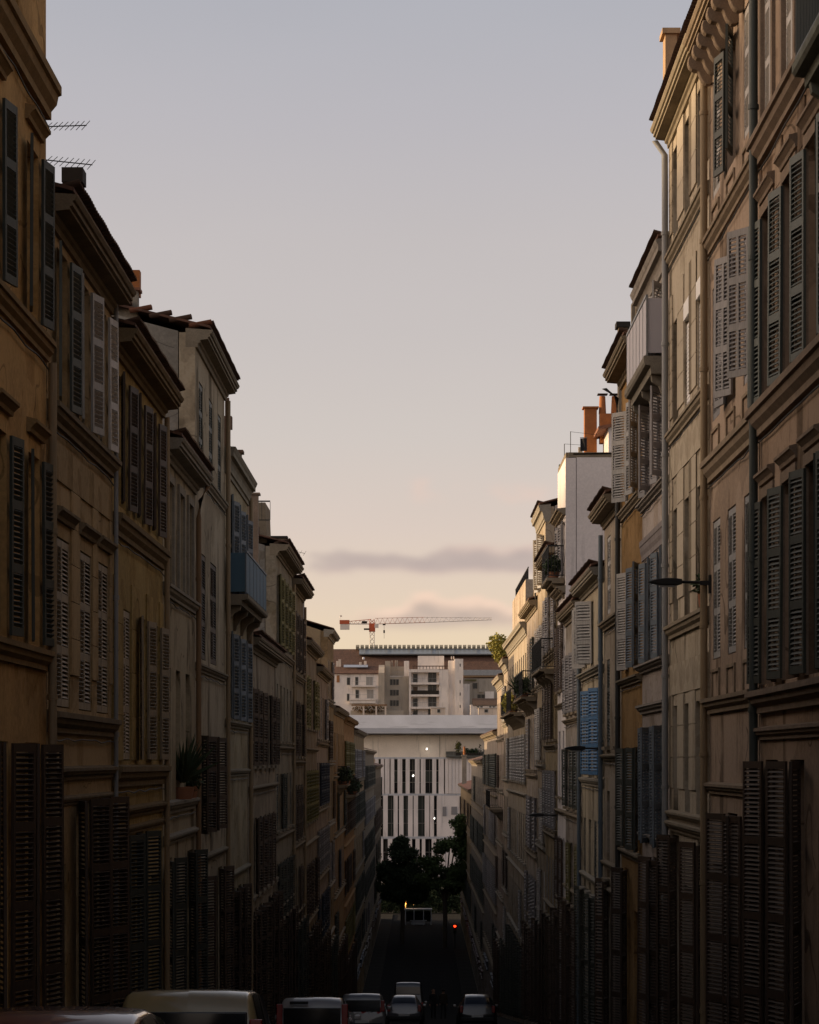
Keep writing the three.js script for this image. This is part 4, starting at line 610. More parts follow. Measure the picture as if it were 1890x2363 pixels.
// ------------------------------------------------------------------ white building that closes the street
{
  const D = 340, gy = groundY(D), U = 0.015377, fx = (q) => q * U - 13.256, fy = (q) => 8.934 - q * U;     // facade drawing units to metres
  const t = thing('white_hall', 'white modern building with vertical concrete fins closing the street', 'building', [0, gy, -D]), Y = (y) => y - gy;
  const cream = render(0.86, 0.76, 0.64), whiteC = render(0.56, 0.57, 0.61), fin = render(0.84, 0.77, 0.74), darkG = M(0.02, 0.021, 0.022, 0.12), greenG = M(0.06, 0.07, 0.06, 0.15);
  const x0 = -16, x1 = 34, W = x1 - x0, cx = (x0 + x1) / 2;
  part('core', at(box(W - 1, Y(5.2), 24), cx, Y(5.2) / 2, -14.5), cream, t);
  // roof band: sloping sheet with a rolled lower edge
  part('roof_band', run([[0.1, fy(352)], [0.25, fy(345)], [0.25, fy(300)], [-1.3, fy(186)], [-26, fy(182)], [-26, fy(240)], [-1.6, fy(352)]].map(([z, y]) => [z, Y(y)]), W), whiteC, t, [cx, 0, 0]);
  part('upper_wall', at(box(W - 2, Y(fy(362)) - Y(fy(556)), 0.6), cx, (Y(fy(362)) + Y(fy(556))) / 2, -2.1), cream, t);
  part('wall_joint', box(0.05, Y(fy(362)) - Y(fy(556)) - 0.02, 0.03), mats.trim, t, [fx(1030), (Y(fy(362)) + Y(fy(556))) / 2, -1.79]);
  // floor slabs
  for (const [a, b] of [[552, 566], [868, 884], [1240, 1258]]) part('floor_edge', at(box(W - 2.4, (b - a) * U, 1.5), cx, 0, 0), whiteC, t, [0, Y(fy((a + b) / 2)), -1.05]);
  const rows = [[566, 868, [[470, 500], [520, 548], [555, 595], [605, 636], [665, 705], [735, 770], [815, 855], [866, 906], [965, 1000], [1020, 1066]], [[500, 520], [636, 665], [705, 735], [770, 815], [855, 866], [906, 965], [1000, 1020]], 1075],
    [884, 1240, [[480, 520], [540, 580], [630, 666], [678, 716], [755, 796], [804, 842], [900, 940], [946, 980], [1005, 1046]], [[520, 540], [582, 630], [666, 678], [716, 755], [796, 804], [842, 900], [980, 1005]], 1046],
    [1258, 1600, [[500, 540], [580, 620], [660, 700], [755, 790], [820, 856], [875, 905], [960, 1000]], [[540, 580], [620, 660], [700, 755], [790, 820], [856, 875], [905, 960]], 1020]];
  rows.forEach(([a, b, fins, gaps, solid], ri) => {
    const yc = Y(fy((a + b) / 2)), h = (b - a) * U;
    for (const [p, q] of fins) part('fin', box((q - p) * U, h, 0.9), fin, t, [fx((p + q) / 2), yc, -0.75]);
    gaps.forEach(([p, q], i) => { const w = (q - p) * U, fr = part('window', merge([...[-0.5, -0.18, 0.16, 0.5].map((k) => at(box(w + 0.1, 0.09, 0.1), 0, k * (h - 0.12), 0)), ...(w > 0.5 ? [at(box(0.06, h - 0.1, 0.1), w * 0.12, 0, 0)] : [])]), mats.frame, t, [fx((p + q) / 2), yc, -1.06]); for (const [y0, y1, k] of [[-0.5, -0.18, 0], [-0.18, 0.16, 1], [0.16, 0.5, 2]]) part('pane', box(w + 0.1, (y1 - y0) * (h - 0.12) - 0.09, 0.04), (i + ri + k) % 4 === 2 || (ri === 1 && q - p > 30) ? greenG : darkG, fr, [0, (y0 + y1) / 2 * (h - 0.12), -0.04]); });
    part('recess', box((x1 - x0) - 3, h - 0.03, 0.1), cream, t, [cx, yc, -1.3]);
    // blind panelled wing, each panel a slab of its own
    for (let q = solid, k = 0; q < 2400; q += 30, k++) { if (ri === 1 && k < 5) continue; part('wall_panel', box(29 * U - 0.025, h - 0.02, 0.2 + 0.05 * (k % 3 === 1 ? 1 : 0)), fin, t, [fx(q + 15), yc, -0.35 + (k % 2) * 0.02]); }
    if (ri === 1) { for (const [p, q, u, v] of [[1055, 1086, 980, 1062], [1130, 1180, 980, 1050]]) part('window', box((q - p) * U, (v - u) * U, 0.05), M(0.24, 0.23, 0.24, 0.3), t, [fx((p + q) / 2), Y(fy((u + v) / 2)), -0.28]); part('wall_panel', box(150 * U - 0.03, h - 0.02, 0.2), fin, t, [fx(1121), yc, -0.42]); }
  });
  part('podium', at(box(W - 4, Y(fy(1600)), 0.8), cx, Y(fy(1600)) / 2, -0.9), cream, t);
  // roof terrace over the panelled wing
  part('terrace_edge', run([[0.4, 0], [0.4, 0.16], [-1.7, 0.75], [-1.75, 0]].map(([z, y]) => [z, y + Y(fy(551))]), fx(2300) - fx(1085)), M(0.10, 0.10, 0.09, 0.8), t, [(fx(1085) + fx(2300)) / 2, 0, 0]);
  part('terrace_rail', railing(fx(1700) - fx(1150), 0.9, 0.5).translate((fx(1150) + fx(1700)) / 2, Y(fy(546)), 0.2), mats.steel, t);
  const shrub = (px, w, h, n, label, m = mats.leafDark) => { const s = thing('terrace_shrub', label, 'shrub', [fx(px), fy(542), -D + 0.0], 0, 'planting on the roof terrace of the white building'); part('planter', at(box(w * 0.9, 0.45, 0.5), 0, 0.2, 0), mats.soot, s); part('foliage', leafPuff(px, n, w / 2, h / 2, 0.4, 0.2).translate(0, 0.4 + h / 2, 0), m, s); };
  shrub(1190, 0.75, 1.6, 420, 'tallest upright shrub on the white building terrace', M(0.12, 0.12, 0.03, 0.8)); [[1268, 'clipped ball beside the tallest terrace shrub'], [1306, 'second clipped ball from the tallest terrace shrub'], [1344, 'third clipped ball from the tallest terrace shrub']].forEach(([p, l]) => shrub(p, 0.6, 0.55, 260, l)); shrub(1450, 1.2, 0.7, 420, 'wide low shrub at the end of the terrace planting'); shrub(1376, 0.3, 1.5, 40, 'thin leafless young plant on the white building terrace', mats.bark);
  // lit globe lamps
  const glow = M(1, 1, 1, 0.5); glow.emissive.setRGB(1, 0.93, 0.82); glow.emissiveIntensity = 0.9;
  [[918, 480, -1.5, 'lit globe lamp on the plain upper wall of the white building'], [800, 712, -0.6, 'lit globe lamp in the upper fin row of the white building'], [982, 1082, -0.6, 'lit globe lamp in the lower fin row of the white building']].forEach(([px, py, z, l]) => {
    const s = thing('globe_lamp', l, 'lamp', [fx(px), fy(py), -D + z], 0, 'lit globes on the white building'); const g = new THREE.SphereGeometry(0.14, 12, 8); g.scale(1, 1.35, 1).rotateZ(-0.4); part('globe', g, glow, s); part('stalk', rod([0, 0, 0], [0, -0.02, -0.35], 0.02), mats.iron, s);
    const p = new THREE.PointLight(new THREE.Color().setRGB(1, 0.9, 0.75), 0.22, 0, 2); p.position.set(0, -0.02, 0.24); p.castShadow = true; s.add(p);
  });
}

// ------------------------------------------------------------------ hill: apartment houses, station roof, crane
{
  const D = 560, gy = 8.8, U = 0.025325, fx = (q) => q * U - 21.83, fy = (q) => 39.39 - q * U;
  const whiteA = render(0.90, 0.82, 0.76), tan = render(0.52, 0.45, 0.37), tanDark = render(0.50, 0.43, 0.35), pinkW = render(0.80, 0.67, 0.56), dk = M(0.025, 0.024, 0.024, 0.25), curtain = M(0.30, 0.28, 0.26, 0.4), concrete = render(0.74, 0.68, 0.63);
  const mk = (name, label, z = 0) => { const t = thing(name, label, 'building', [0, gy, -D + z], 0, 'houses on the hill'); t.userData.z = z; return t; };
  const slab = (t, name, m, xa, xb, ya, yb, z0, z1) => part(name, box((xb - xa) * U, Math.abs(yb - ya) * U, z0 - z1), m, t, [fx((xa + xb) / 2), fy((ya + yb) / 2) - gy, (z0 + z1) / 2]);
  const win = (t, xa, xb, ya, yb, z, m = dk, fr = mats.frameWhite) => { const w = (xb - xa) * U, h = (yb - ya) * U, n = Math.max(1, Math.round(w / 0.75)), f = part('window', merge([at(box(w + 0.1, 0.08, 0.1), 0, h / 2 + 0.04, 0), at(box(w + 0.1, 0.08, 0.1), 0, -h / 2 - 0.04, 0), ...Array.from({ length: n + 1 }, (_, i) => at(box(0.07, h, 0.09), -w / 2 + w * i / n, 0, 0))]), fr, t, [fx((xa + xb) / 2), fy((ya + yb) / 2) - gy, z + 0.03]); for (let i = 0; i < n; i++) part('pane', box(w / n - 0.07, h, 0.04), m, f, [-w / 2 + w * (i + 0.5) / n, 0, 0]); };
  { // white block with loggias
    const t = mk('apartment_block', 'white apartment block with three storeys of recessed balconies on the hill');
    slab(t, 'wall', whiteA, 1025, 1105, 768, 1340, 0, -9); slab(t, 'wall', whiteA, 1105, 1160, 690, 1340, -0.5, -9); slab(t, 'wall', whiteA, 1160, 1232, 676, 1340, 0.4, -9); slab(t, 'stair_tower', whiteA, 840, 1068, 645, 760, -3.2, -9);
    slab(t, 'back_wall', whiteA, 770, 1025, 770, 1340, -1.6, -9); slab(t, 'side_wall', whiteA, 764, 782, 770, 1340, 0, -1.59); slab(t, 'roof_edge', whiteA, 764, 1024.5, 766, 792, 0.05, -1.59);
    for (const [a, b] of [[880, 898], [984, 1002], [1090, 1108], [1196, 1214]]) slab(t, 'balcony_slab', whiteA, 783, 1024, a, b, 0.25, -1.58);
    for (const [a, b, k] of [[796, 880, 0], [905, 984, 1], [1008, 1090, 2], [1112, 1196, 3]]) { win(t, 800, 836, a + 12, b, -1.58, k === 1 ? M(0.16, 0.09, 0.05, 0.5) : dk, mats.frame); win(t, 932, 1000, a - 2, b, -1.58, dk, mats.frame); part('railing', k === 1 ? at(box(240 * U, 34 * U, 0.05), 0, 0, 0) : railing(240 * U, 0.9, 0.4).translate(0, -0.45, 0), k === 1 ? mats.soot : mats.steel, t, [fx(903), fy(b - 18) - gy, 0.15]); slab(t, 'partition', whiteA, 840, 926, a - 4, b, -1.3, -1.575); }
    for (const y of [718, 862, 968, 1075]) slab(t, 'vent', mats.frameDark, 1202, 1210, y, y + 26, 0.45, 0.4);
    slab(t, 'parapet_rail', mats.tileDark, 790, 1100, 734, 742, -0.6, -0.7); for (let x = 800; x < 1100; x += 28) slab(t, 'rail_post', mats.tileDark, x, x + 5, 742, 766, -0.62, -0.68);
    part('mast', merge([rod([fx(1018), fy(645) - gy, -4], [fx(1018), fy(570) - gy, -4], 0.04), rod([fx(1006), fy(590) - gy, -4], [fx(1030), fy(590) - gy, -4], 0.03)]), mats.iron, t);
    for (const x of [1128, 1146]) slab(t, 'chimney_pot', pinkW, x, x + 10, 648, 676, -3, -3.4);
  }
  { // white house with tiled roof
    const t = mk('hill_house', 'white house on the hill with brown tiled roof and solar panel', 1);
    slab(t, 'wall', whiteA, 115, 500, 800, 1340, 0, -8);
    part('roof', run([[0.35, 0], [-4, 1.75], [-8.4, 0], [-8.4, -0.12], [-4, 1.6], [0.35, -0.14]].map(([z, y]) => [z, y + fy(803) - gy]), 400 * U), mats.roofSheet, t, [fx(310), 0, 0]);
    const sp = part('solar_panel', box(210 * U, 0.06, 1.5), M(0.30, 0.34, 0.42, 0.15), t, [fx(302), fy(740) - gy + 0.1, -2.6]); sp.rotation.x = 0.38;
    for (const [a, b, c, d] of [[228, 256, 840, 902], [300, 326, 836, 904], [395, 450, 836, 906], [302, 332, 946, 1016], [402, 456, 946, 1018], [228, 250, 980, 1040]]) win(t, a, b, c, d, 0.02, b - a > 40 ? curtain : dk);
    slab(t, 'shutter', M(0.35, 0.16, 0.06, 0.8), 140, 165, 820, 880, 0.1, 0.02);
    for (const [a, y] of [[268, 908], [252, 1022]]) { slab(t, 'balcony_slab', whiteA, a, 476, y, y + 12, 1.2, 0.02); part('railing', railing((476 - a) * U, 0.9, 0.35), mats.steel, t, [fx((a + 476) / 2), fy(y) - gy, 1.1]); }
    slab(t, 'balcony_front', whiteA, 252, 476, 1034, 1062, 1.0, 0.02); slab(t, 'party_wall', tan, 500.5, 552, 800, 1340, 0.4, -8);
    part('gable_wall', run([[0.4, 0], [-4, 1.9], [-8, 0]].map(([z, y]) => [z, y + fy(800) - gy]), 50 * U), tan, t, [fx(526), 0, 0]);
    for (const [x, y] of [[130, 690], [150, 676], [372, 690], [330, 700]]) slab(t, 'chimney', pinkW, x, x + 22, y, 760, -3.6, -4.1);
    part('satellite_dish', (() => { const g = new THREE.SphereGeometry(0.42, 10, 6, 0, 6.3, 0, 0.8); return g.rotateX(1.2); })(), mats.cloth, t, [fx(368), fy(672) - gy, -3.4]);
  }
  { const t = mk('hill_house', 'tan flat roofed house between the two white hill buildings', -2);
    slab(t, 'wall', tan, 552, 766, 824, 1340, 0, -9); slab(t, 'upper_wall', tanDark, 556, 600, 690, 824, -1, -8); slab(t, 'upper_wall', tanDark, 600, 720, 735, 824, -3, -8); slab(t, 'white_pillar', whiteA, 720, 764, 690, 823, -0.4, -1.4);
    for (const y of [850, 942, 1032]) win(t, 598, 676, y, y + 50, 0.02, dk, tan); for (const x of [610, 640, 655]) slab(t, 'chimney', tan, x, x + 9, 680, 735, -4, -4.4);
    part('railing', railing(106 * U, 0.9, 0.3), mats.steel, t, [fx(667), fy(823) - gy, -0.2]); slab(t, 'roof_edge', concrete, 600, 719, 822, 830, 0.1, -0.95); }
  { const t = mk('hill_house', 'brown shaded house on the hill beside the white apartment block', -4);
    slab(t, 'wall', tanDark, 1236, 1700, 840, 1340, 0, -9); slab(t, 'pilaster', tan, 1290, 1312, 880, 1100, 0.4, 0.02); slab(t, 'pilaster', tan, 1370, 1404, 870, 960, 0.4, 0.02); slab(t, 'white_box', whiteA, 1425, 1502, 955, 1016, 1.5, 0.3); win(t, 1318, 1360, 880, 930, 0.02, dk, tan); win(t, 1358, 1424, 980, 1012, 0.02, dk, tan); slab(t, 'gable_strip', whiteA, 1232, 1290, 890, 1340, 2, 0.3);
    part('awning_rail', box(100 * U, 0.3, 0.5), mats.olive, t, [fx(1300), fy(855) - gy, 0.3]); }
  { const t = mk('hill_house', 'low white house with dark tiled roof on the hill edge', 6);
    slab(t, 'wall', whiteA, 1290, 1700, 1078, 1340, 0, -6); part('roof', run([[0.3, 0], [-3, 1.5], [-6, 0], [-6, -0.1], [-3, 1.36], [0.3, -0.12]].map(([z, y]) => [z, y + fy(1080) - gy]), 380 * U), mats.tileDark, t, [fx(1500), 0, 0]); for (const x of [1345, 1375, 1450, 1480]) win(t, x, x + 20, 1092, 1110, 0.02); }
  { const t = mk('garden_pergola', 'low brown pergola and planting on posts before the white house', 12);
    for (const x of [374, 482, 560]) slab(t, 'post', pinkW, x, x + 14, 1085, 1340, 0, -0.4); slab(t, 'beam', M(0.25, 0.14, 0.07, 0.9), 280, 580, 1080, 1092, 0.1, -0.5); part('foliage', leafPuff(91, 900, 3.9, 0.8, 0.6, 0.3).translate(fx(430), fy(1118) - gy, -0.9), M(0.14, 0.085, 0.03, 0.85), t); slab(t, 'back_wall', tan, 270, 720, 1130, 1340, -1.8, -2.4); }
  { const t = mk('roof_hut', 'small pinkish flat roofed hut standing before the white apartment block', 14); slab(t, 'wall', pinkW, 950, 1072, 1112, 1340, 0, -3); slab(t, 'roof', concrete, 946, 1076, 1106, 1111.5, 0.2, -3.2); win(t, 1004, 1030, 1124, 1150, 0.02); }
  { const t = mk('roof_hut', 'long pale flat roofed hut at the hill edge before the low white house', 16); slab(t, 'wall', pinkW, 1350, 1700, 1116, 1340, 0, -3); slab(t, 'roof', concrete, 1346, 1704, 1110, 1115.5, 0.2, -3.2); win(t, 1400, 1430, 1126, 1150, 0.02); }
}
{ // railway station roof
  const D = 700, gy = 8.8, U = 0.031656, fx = (q) => q * U - 27.29, fy = (q) => 49.24 - q * U;
  const t = thing('station_hall', 'long station hall with brown tiled roof and ridge skylight', 'building', [0, gy, -D]), Y = (q) => fy(q) - gy, brown = M(0.17, 0.088, 0.06, 0.92, { map: roofMap }), len = 130;
  part('roof', run([[0, Y(1000)], [-26, Y(556)], [-52, Y(1000)], [-52, Y(1010)], [0, Y(1010)]], len), brown, t, [10, 0, 0]);
  part('hall_wall', at(box(len - 1, Y(1010) - 0.05, 48), 10, (Y(1010) - 0.05) / 2, -26), render(0.4, 0.33, 0.25), t);
  const x0 = fx(318), x1 = fx(2200), L = x1 - x0, c = (x0 + x1) / 2;
  part('skylight', run([[-20.6, Y(616)], [-20.6, Y(604)], [-24.4, Y(560)], [-27.6, Y(560)], [-27.6, Y(616)]], L), M(0.20, 0.23, 0.26, 0.3), t, [c, 0, 0]);
  const bar = box(0.16, 0.1, 3.95); for (let x = x0 + 1.5; x < fx(1700); x += 6.3) { const b = part('skylight_bar', bar, mats.steel, t, [x, Y(580) + 0.03, -22.4]); b.rotation.x = 0.353; }
  part('skylight_gutter', box(L, 0.2, 0.5), mats.zinc, t, [c, Y(610), -20.3]);
  const hood = run([[0, 0], [0.35, 0.62], [-0.3, 1.1], [-1.3, 1.2], [-1.9, 0.95], [-1.9, 0]], 0.95), pale = stone(0.62, 0.58, 0.46);
  for (let x = fx(300), k = 0; x < fx(1760); x += 1.32, k++) part('ridge_vent', hood, pale, t, [x, Y(556) , -24.4]);
  part('ridge_base', box(L + 1, 0.35, 2.2), mats.zinc, t, [c, Y(557), -25.6]);
  part('lower_skylight', run([[0.6, 0], [-1.2, 1.6], [-2.2, 1.6], [-2.2, 0]], 60), mats.zinc, t, [fx(1240) + 30, Y(808), -10.2]);
  part('eave_beam', box(60, 0.5, 1.2), M(0.22, 0.15, 0.09, 0.9), t, [fx(1240) + 30, Y(818), -9.4]);
}
{ // tower crane
  const D = 800, gy = 8.8, U = 0.03618, fx = (q) => q * U - 31.19, fy = (q) => 56.27 - q * U, t = thing('tower_crane', 'red and white tower crane with a long thin jib above the station roof', 'crane', [fx(445), gy, -D]), X = (q) => fx(q) - fx(445), Y = (q) => fy(q) - gy;
  const red = M(0.50, 0.10, 0.035, 0.6), wht = M(0.72, 0.66, 0.6, 0.6), pinkish = M(0.55, 0.30, 0.22, 0.6), r = 0.075;
  const lat = (x0, x1, yb0, yb1, yt0, yt1, step, w) => { const g = [], n = Math.max(2, Math.round(Math.abs(x1 - x0) / step)); const L = (a, b, k) => a + (b - a) * k / n; g.push(rod([x0, yb0, -w], [x1, yb1, -w], r), rod([x0, yb0, w], [x1, yb1, w], r), rod([x0, yt0, 0], [x1, yt1, 0], r)); for (let k = 0; k < n; k++) for (const q of [-w, w]) { g.push(rod([L(x0, x1, k), L(yb0, yb1, k), q], [L(x0, x1, k + 0.5), L(yt0, yt1, k + 0.5), 0], r * 0.6, 4), rod([L(x0, x1, k + 0.5), L(yt0, yt1, k + 0.5), 0], [L(x0, x1, k + 1), L(yb0, yb1, k + 1), q], r * 0.6, 4)); } return merge(g); };
  const mastG = (y0, y1, step) => { const g = [], w = 0.68; for (const [a, b] of [[-w, -w], [-w, w], [w, -w], [w, w]]) g.push(rod([a, y0, b], [a, y1, b], 0.1)); const n = Math.round((y1 - y0) / step); for (let k = 0; k < n; k++) { const p = y0 + (y1 - y0) * k / n, q = y0 + (y1 - y0) * (k + 1) / n; for (const z of [-w, w]) { g.push(rod([-w, p, z], [w, q, z], 0.06, 4), rod([w, p, z], [-w, q, z], 0.06, 4), rod([z, p, -w], [z, q, w], 0.06, 4)); } } return merge(g); };
  part('mast', mastG(0, Y(440), 1.6), wht, t); part('slewing_unit', at(box(1.9, 2.6, 1.9), 0, Y(405), 0), red, t); part('tower_head', mastG(Y(400), Y(335), 1.2), red, t);
  part('jib', lat(X(470), X(900), Y(375), Y(362), Y(325), Y(316), 1.5, 0.55), pinkish, t); part('jib', lat(X(900), X(1480), Y(362), Y(338), Y(316), Y(322), 1.5, 0.45), wht, t);
  part('counter_jib', lat(X(250), X(430), Y(376), Y(376), Y(352), Y(335), 1.4, 0.5), red, t); part('counter_deck', box(6.6, 0.25, 1.3), wht, t, [X(338), Y(374), 0]);
  part('counterweight', box(3.1, 1.25, 1.4), red, t, [X(207), Y(358), 0]); part('weight_panel', box(2.9, 1.7, 1.2), wht, t, [X(209), Y(400), 0]); part('winch', box(1.6, 0.9, 1), mats.soot, t, [X(378), Y(362), 0]);
  part('cab', box(1.2, 1.2, 1.2), wht, t, [X(484), Y(392), 0.9]); part('platform', box(1.7, 0.5, 1), mats.soot, t, [X(398), Y(420), 0.6]); part('trolley', box(0.9, 0.4, 0.9), mats.soot, t, [X(549), Y(379), 0]); part('hoist_rope', rod([X(549), Y(379), 0], [X(549), Y(500), 0], 0.05), mats.iron, t); part('hook_block', box(0.5, 0.9, 0.4), mats.soot, t, [X(549), Y(440), 0]); part('tie_bar', merge([rod([X(255), Y(350), 0], [X(440), Y(333), 0], 0.07)]), red, t); part('flag_pole', merge([rod([X(168), Y(340), 0], [X(168), Y(296), 0], 0.05), at(box(0.6, 0.5, 0.03), X(176), Y(306), 0)]), wht, t);
}

// ------------------------------------------------------------------ trees at the bottom of the street
function tree(x, d, h, lobes, leaf, label, seed, size, n) {
  const g = groundY(d), t = thing('street_tree', label, 'tree', [x, g, -d]), r = rngOf(seed), limbs = [tube([[0, 0, 0], [0.05, h * 0.25, 0], [-0.05, h * 0.45, 0.05]], 0.22, 8)], puffs = [];
  for (const [lx, ly, lz, rr, ry] of lobes) { limbs.push(tube([[0, h * 0.35, 0], [lx * 0.5, (h * 0.35 + ly) / 2 + 0.3, lz * 0.5], [lx, ly, lz]], 0.08, 6)); for (let k = 0; k < 7; k++) { const a = r() * 6.28, e = r() * 2 - 1, q = Math.sqrt(1 - e * e) * rr * 0.62; puffs.push(leafPuff(seed * 100 + puffs.length, n, rr * 0.5, (ry ?? rr) * 0.42, rr * 0.5, size).translate(lx + Math.cos(a) * q, ly + e * (ry ?? rr) * 0.62, lz + Math.sin(a) * q)); } }
  part('trunk', merge(limbs), mats.bark, t); part('crown', merge(puffs), leaf, t);
}
tree(-1.9, 268, 12, [[0, 10.6, 0, 1.4, 1.5], [0.1, 8.9, 0.2, 1.8, 1.6], [-0.9, 7.6, 0.3, 1.9, 1.5], [1.3, 7.2, 0, 1.8, 1.5], [-1.6, 6.3, 0.4, 1.6, 1.2], [0.4, 6.2, 0.5, 2.0, 1.2], [2.1, 6.1, -0.4, 1.5, 1.1], [-0.6, 5.2, 0.2, 1.7, 1.0], [1.2, 5.1, 0.3, 1.5, 0.9]], mats.leafDark, 'dense dark tree at the bottom of the street before the white building', 3, 0.25, 470);
tree(2.5, 262, 13, [[1.5, 12.4, 0, 1.1, 1.3], [0.5, 10.2, 0.2, 1.6, 1.2], [-1.5, 8.9, 0, 1.4, 1.0], [2.0, 10.2, -0.3, 1.4, 1.5], [0, 7.8, 0.3, 2.1, 1.3], [1.8, 7.6, 0, 1.8, 1.4], [-1.7, 7.0, 0.2, 1.5, 1.1], [0.3, 6.3, 0, 1.9, 1.0]], mats.leaf, 'leafy green tree at the bottom of the street beside the dark tree', 4, 0.27, 230);
{ const t = thing('hedge', 'added long dark hedge filling in the blackness before the white building', 'hedge', [0.5, groundY(322), -322]); part('stems', merge(Array.from({ length: 14 }, (_, i) => rod([-6.6 + i, 0, 0], [-6.5 + i, 1.6, 0.1], 0.04))), mats.bark, t); part('foliage', merge(Array.from({ length: 30 }, (_, i) => leafPuff(400 + i, 900, 0.62, 1.75 + 0.2 * Math.sin(i * 1.7), 0.7, 0.3).translate(-7.4 + i * 0.52, 1.75, 0.12 * (i % 3)))), mats.leafDark, t); }  // hedge added as a black backing below the tree crowns

// ------------------------------------------------------------------ traffic light, kiosk, lamps at the crossing
{
  const d = 258, x = 3.49, g = groundY(d), t = thing('traffic_light', 'traffic light showing red at the foot of the street', 'traffic light', [x, g, -d]);
  const k = -382 * d / 5900 - g; const black = mats.black;
  part('pole', rod([0, 0, 0], [0, k - 0.3, 0], 0.06, 10), mats.iron, t); const hd = part('signal_head', new RoundedBoxGeometry(0.32, 0.95, 0.24, 2, 0.04), black, t, [0, k - 0.28, 0]);
  const on = M(1, 0.1, 0.03, 0.5); on.emissive.setRGB(1, 0.085, 0.02); on.emissiveIntensity = 1.0; const lens = new THREE.CylinderGeometry(0.12, 0.12, 0.03, 16).rotateX(Math.PI / 2);
  part('red_lens', lens, on, hd, [0, 0.28, 0.13]); part('amber_lens', lens, M(0.06, 0.03, 0.005, 0.2), hd, [0, 0, 0.13]); part('green_lens', lens, M(0.005, 0.03, 0.015, 0.2), hd, [0, -0.28, 0.13]);
  for (const y of [0.28, 0, -0.28]) { const v = new THREE.CylinderGeometry(0.135, 0.135, 0.16, 12, 1, true, Math.PI * 0.5, Math.PI).rotateX(Math.PI / 2); part('visor', v, black, hd, [0, y, 0.2]); }
  const p = new THREE.PointLight(new THREE.Color().setRGB(1, 0.1, 0.03), 0.6); p.position.set(0, k, 0.3); p.castShadow = true; t.add(p);
}
{
  const d = 300, g = groundY(d), px = 5900 / d, X = (q) => (q - 970) / px, Y = (q) => (1755 - q) / px - g, t = thing('bus_shelter', 'pale metal framed shelter with dark glass behind the trees', 'shelter', [0, g, -d]);
  const x0 = X(936), x1 = X(995), y1 = Y(2097), y0 = 0, m = M(0.55, 0.56, 0.58, 0.5);
  part('roof', box(x1 - x0 + 0.2, 0.14, 1.4), m, t, [(x0 + x1) / 2, y1, 0.7]); for (const q of [0, 0.33, 0.7, 1]) part('post', at(box(0.1, y1, 0.1), 0, y1 / 2 - 0.07, 0), m, t, [x0 + (x1 - x0) * q, 0, 0.05 + 1.2]); part('pane', at(box(x1 - x0 - 0.1, y1 - 0.6, 0.03), 0, y1 / 2, 0), mats.glass, t, [(x0 + x1) / 2, 0, 0.05]); part('bench', box(2, 0.08, 0.4), m, t, [(x0 + x1) / 2, 0.45, 0.5]); part('bench_leg', at(box(1.6, 0.45, 0.06), 0, 0.21, 0), m, t, [(x0 + x1) / 2, 0, 0.5]);
  const amber = M(1, 0.6, 0.2, 0.5); amber.emissive.setRGB(1, 0.52, 0.14); amber.emissiveIntensity = 0.9;
  [[936, 2073, 2094, 'lit amber tube lamp over the shelter roof, longer one'], [954, 2072, 2088, 'lit amber tube lamp over the shelter roof, shorter one']].forEach(([q, a, b, l]) => { const s = thing('tube_lamp', l, 'lamp', [X(q), g + Y(b), -d + 0.9]); part('tube', at(new THREE.CapsuleGeometry(0.05, Y(a) - Y(b) - 0.1, 3, 8), 0, (Y(a) - Y(b)) / 2, 0), amber, s); part('stand', rod([0, 0.02, 0], [0, Y(2097) - Y(b) + 0.05, 0], 0.03), mats.iron, s); const p = new THREE.PointLight(new THREE.Color().setRGB(1, 0.55, 0.18), 0.8); p.position.set(0, 0.5, 0.15); p.castShadow = true; s.add(p); });
}

// ------------------------------------------------------------------ cars
function carGeo(st, ringTop) {     // loft: stations [z, halfWidth, belt, top, topHalf], z along the car, rear at 0
  const ring = ([z, hw, b, h, tw], N = 1) => { const p = [[0, h], [tw * 0.55, h - 0.004], [tw * 0.9, h - 0.02], [tw, h - 0.055], [tw + (hw * 0.97 - tw) * 0.55, b + (h - 0.055 - b) * 0.42], [hw * 0.975, b + 0.015], [hw, b - 0.05], [hw, b - 0.28], [hw * 0.985, 0.34], [hw * 0.93, 0.22], [0, 0.2]]; return p; };
  return { ring, st };
}
function loft(rows, close = true) {
  const n = rows[0].length, pos = [], idx = []; rows.forEach((r) => r.forEach((p) => pos.push(...p)));
  for (let i = 0; i < rows.length - 1; i++) for (let j = 0; j < n - 1; j++) { const a = i * n + j, b = a + 1, c = a + n, e = c + 1; idx.push(a, c, b, b, c, e); }
  const g = new THREE.BufferGeometry(); g.setAttribute('position', new THREE.Float32BufferAttribute(pos, 3)); g.setIndex(idx); g.computeVertexNormals(); return g;
}
function smoothStations(keys, step = 0.07) { const out = []; for (let i = 0; i < keys.length - 1; i++) { const a = keys[i], b = keys[i + 1], n = Math.max(1, Math.round((b[0] - a[0]) / step)); for (let k = 0; k < n; k++) { const t = k / n, s = t; out.push(a.map((v, q) => v + (b[q] - v) * (q === 0 ? t : s))); } } out.push(keys[keys.length - 1]);
  for (let p = 0; p < 3; p++) for (let i = 1; i < out.length - 1; i++) for (let q = 1; q < 5; q++) out[i][q] = (out[i - 1][q] + out[i][q] * 2 + out[i + 1][q]) / 4; return out; }
